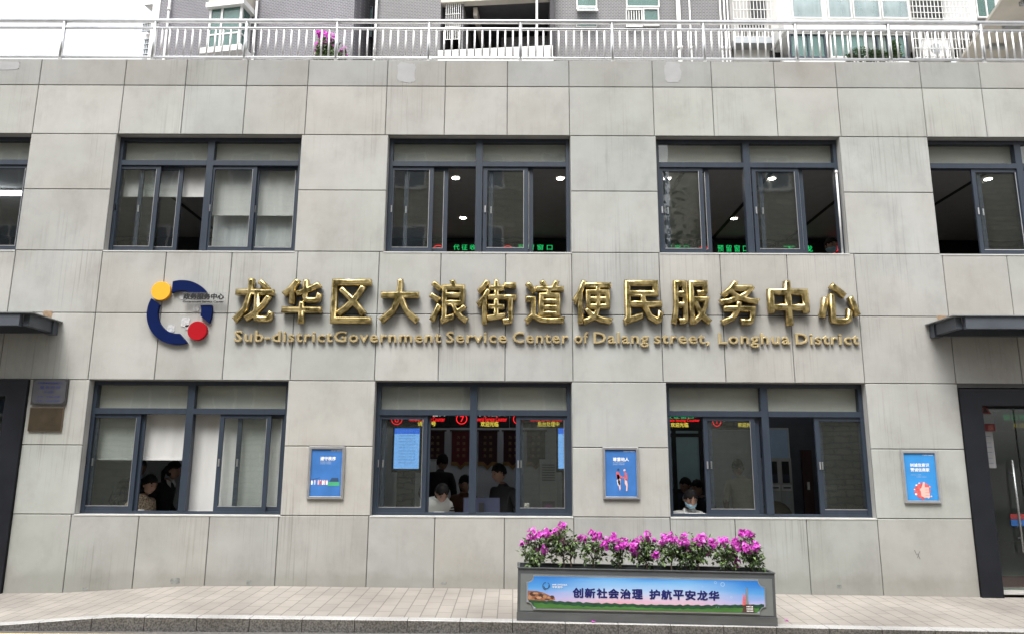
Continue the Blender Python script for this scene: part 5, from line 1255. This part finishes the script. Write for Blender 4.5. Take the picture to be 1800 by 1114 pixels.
m.build('louvres', MT['zinc'], t); m = MB(); m.box(x0+.04, x1-.04, 4.79, 4.799, .2, zt_-.75); m.build('front_grille', MT['offwhite'], t)
t = thing('tall_cabinet', 'light grey locker beside the man seen from behind', 'cabinet', (at(757, 830, 4.6).x, 4.6, 0)); x0, x1 = at(744, 830, 4.6).x, at(768, 830, 4.6).x; zt_ = at(757, 806, 4.6).z
m = MB(); m.box(x0, x1, 4.62, 5.0, -.012, zt_); m.build('carcass', MT['offwhite'], t, bevel=.006); m = MB(); m.box(x0+.02, x1-.02, 4.60, 4.619, .06, zt_-.04); dd = m.build('door', MT['white'], t, bevel=.004)
m = MB(); m.box(x1-.09, x1-.06, 4.58, 4.599, .95, 1.1); m.build('handle', MT['zinc'], dd)
t = thing('office_chair', 'olive office chair with a rounded back low in the right lower window', 'chair', (at(1366, 895, 1.2).x, 1.2, 0)); c0 = at(1364, 905, 1.2)
MT['olive'] = plain('olive_fabric', (.10, .095, .07), .9, var=.1)
m = MB(); m.blob((c0.x, 1.2, c0.z-.08), (.24, .06, .27), 3); m.build('backrest', MT['olive'], t)
m = MB(); m.blob((c0.x, 1.45, .48), (.25, .24, .05), 3); m.build('seat', MT['olive'], t)
m = MB(); m.tube([(c0.x, 1.45, .06), (c0.x, 1.45, .46)], .025, 10); m.tube([(c0.x, 1.45, .42), (c0.x, 1.26, .45), (c0.x, 1.235, .70)], .018, 8)
for k in range(5): a_ = k*1.2566; m.tube([(c0.x, 1.45, .09), (c0.x+.28*math.cos(a_), 1.45+.28*math.sin(a_), .03)], .018, 8); m.blob((c0.x+.28*math.cos(a_), 1.45+.28*math.sin(a_), .018), (.03, .03, .03), 1)
m.build('base', MT['blackmatt'], t)
for lb_, nm, px, py, Y, sx, sz_, mt in (('small stack of white paper on the counter before the striped blouse', 'paper_stack', 770, 901, .36, .06, .05, 'white'), ('white paper sheets under the hands of the masked clerk in white', 'paper_stack', 1226, 903, .36, .13, .03, 'white'), ('pale blue box file at the left end of the right lower window', 'box_file', 1178, 896, .40, .03, .13, 'paleboard'), ('white bowl on the counter low in the left lower window', 'bowl', 243, 902, .40, .055, .05, 'white'), ('white card box at the right end of the middle lower window', 'card_box', 926, 891, .40, .03, .12, 'beige')):
    p = at(px, py, Y); m = MB()
    if nm == 'bowl':
        for (r0, z0_), (r1, z1_) in cells([(.02, .772), (.03, .772), (.055, .81), (.068, .845), (.062, .845), (.05, .812), (.01, .785)]):
            for k in range(20):
                a0, a1 = 2*math.pi*k/20, 2*math.pi*(k+1)/20
                m.face([(p.x+r0*math.cos(a0), Y+r0*math.sin(a0), z0_), (p.x+r0*math.cos(a1), Y+r0*math.sin(a1), z0_), (p.x+r1*math.cos(a1), Y+r1*math.sin(a1), z1_), (p.x+r1*math.cos(a0), Y+r1*math.sin(a0), z1_)])
        bmesh.ops.remove_doubles(m.b, verts=m.b.verts[:], dist=1e-5)
    elif nm == 'paper_stack':
        for k in range(4): dx = .006*math.sin(k*2.1); m.box(p.x-sx+dx, p.x+sx+dx, Y-.05, Y+.2, .771+k*.016, .7855+k*.016)
    else:
        m.box(p.x-sx, p.x+sx, Y, Y+.24, .771, .771+sz_*1.4); m.box(p.x-sx*.5, p.x+sx*.5, Y-.003, Y, .80, .84)
    o = m.build(nm, MT[mt]); tag(o, lb_, nm.replace('_', ' '))
t = thing('mop_pole', 'thin pale pole leaning at the right jamb of the third upper window', 'pole', at(1481, 442, .055))
p, q = at(1470, 303, .07), at(1481, 442, .055); q.z = 4.04; m = MB(); m.tube([q+(q-p)*.0, p], .012, 10); m.build('shaft', MT['white'], t); m = MB(); m.blob((p.x, p.y, p.z), (.02, .02, .03), 2); m.build('cap', MT['white'], t)
MT['inkpaper'] = plain('greyed_paper', (.20, .20, .205), .8)
# notices on the right door glass
t = thing('door_notice', 'white notice sheet with grey lines hanging on the right glass door', 'notice', (5.75, .24, 1.5)); Yn = .238
p, q = at(1721, 758, Yn), at(1752, 822, Yn); m = MB(); m.box(p.x, q.x, Yn, Yn+.003, q.z, p.z); sh = m.build('sheet', MT['inkpaper'], t)
for k, v in enumerate((.12, .3, .42, .56, .72, .86)): m = MB(); m.box(p.x+.02, q.x-.03, Yn-.001, Yn-.0002, p.z-(p.z-q.z)*v-.005, p.z-(p.z-q.z)*v); m.build('printed_line', MT['printdark'], sh)
t = thing('door_sticker', 'dark red sticker band above the white notice on the right glass door', 'sticker', (5.75, .24, 1.86))
p2, q2 = at(1720, 744, Yn), at(1750, 757, Yn); m = MB(); m.box(p2.x, q2.x, Yn, Yn+.003, q2.z, p2.z); m.build('sticker', MT['banner'], t); m = MB(); m.xz([(q2.x-.09, q2.z+.01), (q2.x-.02, q2.z+.01), (q2.x-.03, p2.z-.01), (q2.x-.08, p2.z-.02)], Yn-.001, Yn); m.build('sticker_picture', MT['printred2'], t)
t = thing('door_sticker', 'orange warning triangle sticker at the top of the right glass door', 'sticker', (5.75, .24, 2.02))
p3 = at(1732, 720, Yn); m = MB(); m.xz([(p3.x-.07, p3.z-.05), (p3.x+.07, p3.z-.05), (p3.x, p3.z+.07)], Yn, Yn+.003); m.build('triangle', MT['printred2'], t); m = MB(); m.xz([(p3.x-.035, p3.z-.033), (p3.x+.035, p3.z-.033), (p3.x, p3.z+.035)], Yn-.001, Yn-.0002); m.build('triangle_centre', MT['blackmatt'], t)
o = None
m = MB(); p = atz(1760, 1030, -.02); m.box(5.70, 8.0, .45, 1.3, -.014, -.004); o = m.build('door_mat', MT['banner']); tag(o, 'dark red mat just inside the right glass door', 'mat')

# ================================================================== PEOPLE
def cloth(name, col, **k): MT[name] = plain(name, col, .9, **k); return name
cloth('black_cloth', (.012, .012, .014)); cloth('navy_cloth', (.016, .020, .036)); cloth('white_cloth', (.62, .62, .60), var=.06); cloth('brown_cloth', (.10, .045, .028)); cloth('red_cloth', (.34, .025, .03)); cloth('beige_cloth', (.42, .40, .33), var=.1); cloth('grey_trousers', (.03, .03, .035))
cloth('patterned_cloth', (.36, .28, .20), var=.8, scale=45)
MT['mask'] = plain('pale_blue_mask', (.26, .42, .51), .8, var=.05)
def stripes():
    m, t, b = new_mat('striped_cloth'); wv = N(t, 'ShaderNodeTexWave'); wv.bands_direction = 'Z'; wv.inputs['Scale'].default_value = 9
    t.links.new(coords(t), wv.inputs['Vector']); t.links.new(ramp(t, wv.outputs[0], [(.45, (.03, .03, .035)), (.55, (.6, .6, .58))]), b.inputs['Base Color']); b.inputs['Roughness'].default_value = .9; return m
MT['striped_cloth'] = stripes()
PM = ('skin', 'shirt', 'legs', 'eye', 'lip', 'sleeve')
def rotx(p, c, a): y, z = p.y-c.y, p.z-c.z; return Vector((p.x, c.y+y*math.cos(a)+z*-math.sin(a)*1, c.z+y*math.sin(a)+z*math.cos(a)))
def person(label, head, yaw, pose, shirt, legs='grey_trousers', lean=0, nod=0, floor=-.012, hair='short', mask=False, sleeves='long', sleeve=None, arms=None, turn=0, collar=False, female=False):
    """head: world centre of the head; the body hangs from it and its feet reach the floor. Local front is -y; yaw turns it."""
    w_ = .92 if female else 1.0
    J = {'pel': Vector((0, 0, 0)), 'bel': Vector((0, -.01, .17)), 'che': Vector((0, 0, .34)), 'nb': Vector((0, .012, .475)), 'nt': Vector((0, -.006, .555)), 'hd': Vector((0, -.03, .665))}
    for s in (-1, 1):
        k = 'L' if s > 0 else 'R'
        J['sh'+k] = Vector((s*.168*w_, .008, .425))
        ar = (arms or {}).get(k, ((s*.245, .03, .165), (s*.19, -.20, .06)))
        J['el'+k], J['wr'+k] = Vector(ar[0]), Vector(ar[1])
    la = R_(lean)
    for k in list(J):
        if k not in ('pel',): J[k] = rotx(J[k], J['pel'], -la) if False else Vector((J[k].x, J[k].y*math.cos(la)-J[k].z*math.sin(la), J[k].y*math.sin(la)*0+J[k].z*math.cos(la)+J[k].y*math.sin(la)))
    na = R_(nod+lean*.5)
    h0 = J['hd']-J['nt']; J['hd'] = J['nt']+Vector((0, h0.y*math.cos(na)-.115*math.sin(na), .115*math.cos(na)+h0.y*math.sin(na)))
    Rz = Matrix.Rotation(R_(yaw), 3, 'Z')
    root = Vector(head)-Rz@J['hd']; fz = floor-root.z         # local floor level
    for s in (-1, 1):
        k = 'L' if s > 0 else 'R'; J['hp'+k] = Vector((s*.088, 0, -.06))
        if pose == 'sit': J['kn'+k] = Vector((s*.12, -.43, -.05)); J['an'+k] = Vector((s*.12, -.40, fz+.07)); J['to'+k] = Vector((s*.13, -.56, fz+.035))
        else: J['kn'+k] = Vector((s*.095, -.02, (fz-.06)*.52)); J['an'+k] = Vector((s*.095, .01, fz+.08)); J['to'+k] = Vector((s*.105, -.15, fz+.035))
    rad = {'pel': (.155*w_, .115), 'bel': (.135*w_, .105), 'che': (.155*w_, .112), 'nb': (.075, .07), 'nt': (.050, .052), 'sh': (.068*w_,)*2, 'el': (.047*w_,)*2, 'wr': (.031,)*2, 'hp': (.095,)*2, 'kn': (.062,)*2, 'an': (.042,)*2, 'to': (.036,)*2}
    order = [k for k in J if k != 'hd']; idx = {k: i for i, k in enumerate(order)}
    segs = [('pel', 'bel', 1), ('bel', 'che', 1), ('che', 'nb', 1), ('nb', 'nt', 0)]
    for k in 'LR': segs += [('che', 'sh'+k, 1), ('sh'+k, 'el'+k, 5), ('el'+k, 'wr'+k, 5 if sleeves == 'long' else 0), ('pel', 'hp'+k, 2), ('hp'+k, 'kn'+k, 2), ('kn'+k, 'an'+k, 2), ('an'+k, 'to'+k, 2)]
    me = bpy.data.meshes.new('skeleton'); me.from_pydata([tuple(J[k]) for k in order], [(idx[a], idx[b_]) for a, b_, _ in segs], []); o = bpy.data.objects.new('skeleton', me); COL.objects.link(o)
    md = o.modifiers.new('skin', 'SKIN'); md.use_smooth_shade = True
    for i, k in enumerate(order):
        sv = me.skin_vertices[0].data[i]; sv.radius = rad.get(k) or rad[k[:2]]; sv.use_root = (k == 'pel')
    o.modifiers.new('sub', 'SUBSURF').levels = 2
    bpy.context.view_layer.update()
    ev = bpy.data.meshes.new_from_object(o.evaluated_get(bpy.context.evaluated_depsgraph_get())); bpy.data.objects.remove(o)
    m = MB(); m.b.from_mesh(ev); bpy.data.meshes.remove(ev)
    def segd(p, a, b_): ab = b_-a; t = max(0, min(1, (p-a).dot(ab)/ab.length_squared)); return (p-a-ab*t).length
    for f in m.b.faces:
        c = f.calc_center_median(); best = min(segs, key=lambda q: segd(c, J[q[0]], J[q[1]])/max(.05, min(.11, rad.get(q[1], rad.get(q[1][:2]))[0]))); f.material_index = best[2]; f.smooth = True
    # hands: palm, four unequal bent fingers and a thumb from the side of the palm
    for s, k in ((1, 'L'), (-1, 'R')):
        w0 = J['wr'+k]; d = (w0-J['el'+k]).normalized(); side = d.cross(Vector((0, 0, 1)))
        side = (side if side.length > .1 else Vector((1, 0, 0))).normalized(); nn = side.cross(d).normalized()
        for q in range(5):
            pass
        m.tube([w0-d*.02, w0+d*.02, w0+d*.055, w0+d*.085], [.026, .031, .036, .030], 10)
        for q, L_ in enumerate((.068, .078, .072, .055)):
            b0 = w0+d*.078+side*(.027-.018*q); b1 = b0+d*L_*.45-nn*L_*.10; b2 = b1+d*L_*.28-nn*L_*.28; b3 = b2+d*L_*.10-nn*L_*.28
            m.tube([b0, b1, b2, b3], [.0095, .009, .0085, .006], 7)
        ts = s; b0 = w0+d*.03+side*.030; m.tube([b0, b0+d*.025+side*.022-nn*.006, b0+d*.055+side*.026-nn*.016], [.012, .011, .008], 7)
    # head
    Rh = Matrix.Rotation(R_(turn), 3, 'Z')@Matrix.Rotation(na, 3, 'X'); hc = J['hd']
    def H(v): return hc+Rh@Vector(v)
    def hf(p, q):
        q = q.copy()
        if p.z < 0: q.x *= 1-.28*(-p.z)**1.5; q.y = q.y*(1-.12*(-p.z)) - .010*(-p.z)
        fr = max(0, -p.y)
        g = math.exp(-((p.x/.14)**2+((p.z+.12)/.20)**2))*fr; q.y -= .024*g
        q.y += .007*math.exp(-(((abs(p.x)-.36)/.17)**2+((p.z-.10)/.12)**2))*fr
        q.y -= .006*math.exp(-((p.x/.3)**2+((p.z+.80)/.16)**2))*fr
        return Rh@q
    m.blob(hc, (.076, .096, .116), 4, 0, hf)
    for s in (-1, 1):
        m.blob(H((s*.030, -.079, .012)), (.0125, .008, .0065), 2, 3); m.blob(H((s*.077, .006, -.005)), (.011, .018, .029), 2, 0); m.blob(H((s*.031, -.084, .034)), (.020, .006, .0035), 2, 3)
    m.blob(H((0, -.083, -.054)), (.023, .007, .0065), 2, 4)
    base = Vector((root.x, root.y, floor))
    t = thing('person', label, 'person', base)
    def place(mb):
        for v in mb.b.verts: v.co = Rz@v.co+root
    place(m); mats = [MT['skin'], MT[shirt], MT[legs], MT['eye'], MT['lip'], MT[sleeve or shirt]]
    m.build('body', mats, t)
    m = MB()
    def hairf(p, q):
        cut = (p.y < -.20 and p.z < .42-.3*abs(p.x)) or p.z < (-.42 if hair == 'short' else -.80)
        nz = noise.noise(Vector((p.x*4, p.y*4+len(label), p.z*4))); cut = (p.y < -.20+.18*nz and p.z < .40-.3*abs(p.x)+.25*nz) or p.z < (-.42 if hair == 'short' else -.80)+.2*nz
        return Rh@(q*(.82 if cut else 1.0+.07*nz+.03*math.sin(p.x*23+p.z*17)))
    m.blob(hc+Rh@Vector((0, .008, .012)), (.086, .104, .120), 4, 0, hairf)
    if hair == 'long': m.tube([H((0, .06, .03)), H((0, .10, -.08)), H((0, .09, -.20))], [.07, .075, .04], 12)
    if hair == 'tail': m.blob(H((0, .10, .02)), (.03, .03, .03), 2); m.tube([H((0, .11, .02)), H((0, .15, -.06)), H((0, .13, -.20))], [.028, .032, .012], 10)
    place(m); m.build('hair', MT['hair'], t, smooth=True)
    if mask:
        m = MB()
        def mf(p, q):
            if p.y > -.05 or p.z > -.0 : q = q*.90
            if p.z > .12: q = q*.9
            return Rh@q
        m.blob(H((0, -.004, -.030)), (.079, .104, .078), 3, 0, mf); place(m); m.build('face_mask', MT['mask'], t, smooth=True)
    if collar:
        m = MB()
        for s in (-1, 1):
            nb = J['nb']; m.prism([nb+Vector((s*.02, -.085, .03)), nb+Vector((s*.075, -.06, .055)), nb+Vector((s*.085, -.085, .0)), nb+Vector((s*.045, -.115, -.05))], (0, -.006, 0))
        place(m); m.build('collar', MT['white_cloth'], t)
    return t
person('man in a black zip jacket sitting behind the dark monitor, looking down to the left', at(877, 831, .95), -42, 'sit', 'black_cloth', nod=14, turn=-18, lean=4)
person('woman with white striped top bowing her dark head low at the middle lower window', at(777, 866, .60), 20, 'sit', 'white_cloth', lean=34, nod=26, hair='long', sleeves='short', sleeve='striped_cloth', female=True)
person('man seen from behind in black bending over in the middle lower window', at(778, 812, 2.1), 172, 'stand', 'black_cloth', lean=24, nod=4)
person('seated person in brown with bowed head at the centre mullion', at(817, 850, 1.45), 8, 'sit', 'brown_cloth', lean=14, nod=18, female=True, hair='long')
person('person in a red top half hidden behind the woman in the striped top', at(753, 855, 2.0), -120, 'sit', 'red_cloth', lean=8, hair='tail', female=True)
person('clerk in a white shirt and blue mask bowing at the right lower window', at(1214, 877, .60), 6, 'sit', 'white_cloth', lean=12, nod=20, mask=True, collar=True)
person('man in a dark suit at the left of two, behind the masked clerk in white', at(1205, 853, 2.7), -58, 'sit', 'black_cloth', lean=10, nod=8, collar=True)
person('person in navy at the right of two, behind the masked clerk in white', at(1226, 857, 2.55), -62, 'sit', 'navy_cloth', lean=10, nod=8)
person('person in a beige shirt seen from behind through the right lower sash', at(1297, 822, 1.9), 176, 'stand', 'beige_cloth', lean=18, nod=10, sleeves='short')
person('woman in a dark suit with ponytail, standing sideways in the left lower window', at(306, 826, 1.25), 78, 'stand', 'black_cloth', lean=14, nod=6, hair='tail', female=True, collar=True)
person('seated woman in a patterned blouse in the left lower window', at(263, 851, .62), 65, 'sit', 'patterned_cloth', lean=10, nod=16, female=True, hair='long')
person('dark figure standing half hidden behind the left lower sash', at(246, 822, 1.9), 60, 'stand', 'navy_cloth', lean=16, nod=6)
person('person with a pale mask low in the third upper window', at(1461, 433, 1.25), 10, 'sit', 'navy_cloth', floor=3.23, nod=8, mask=True)
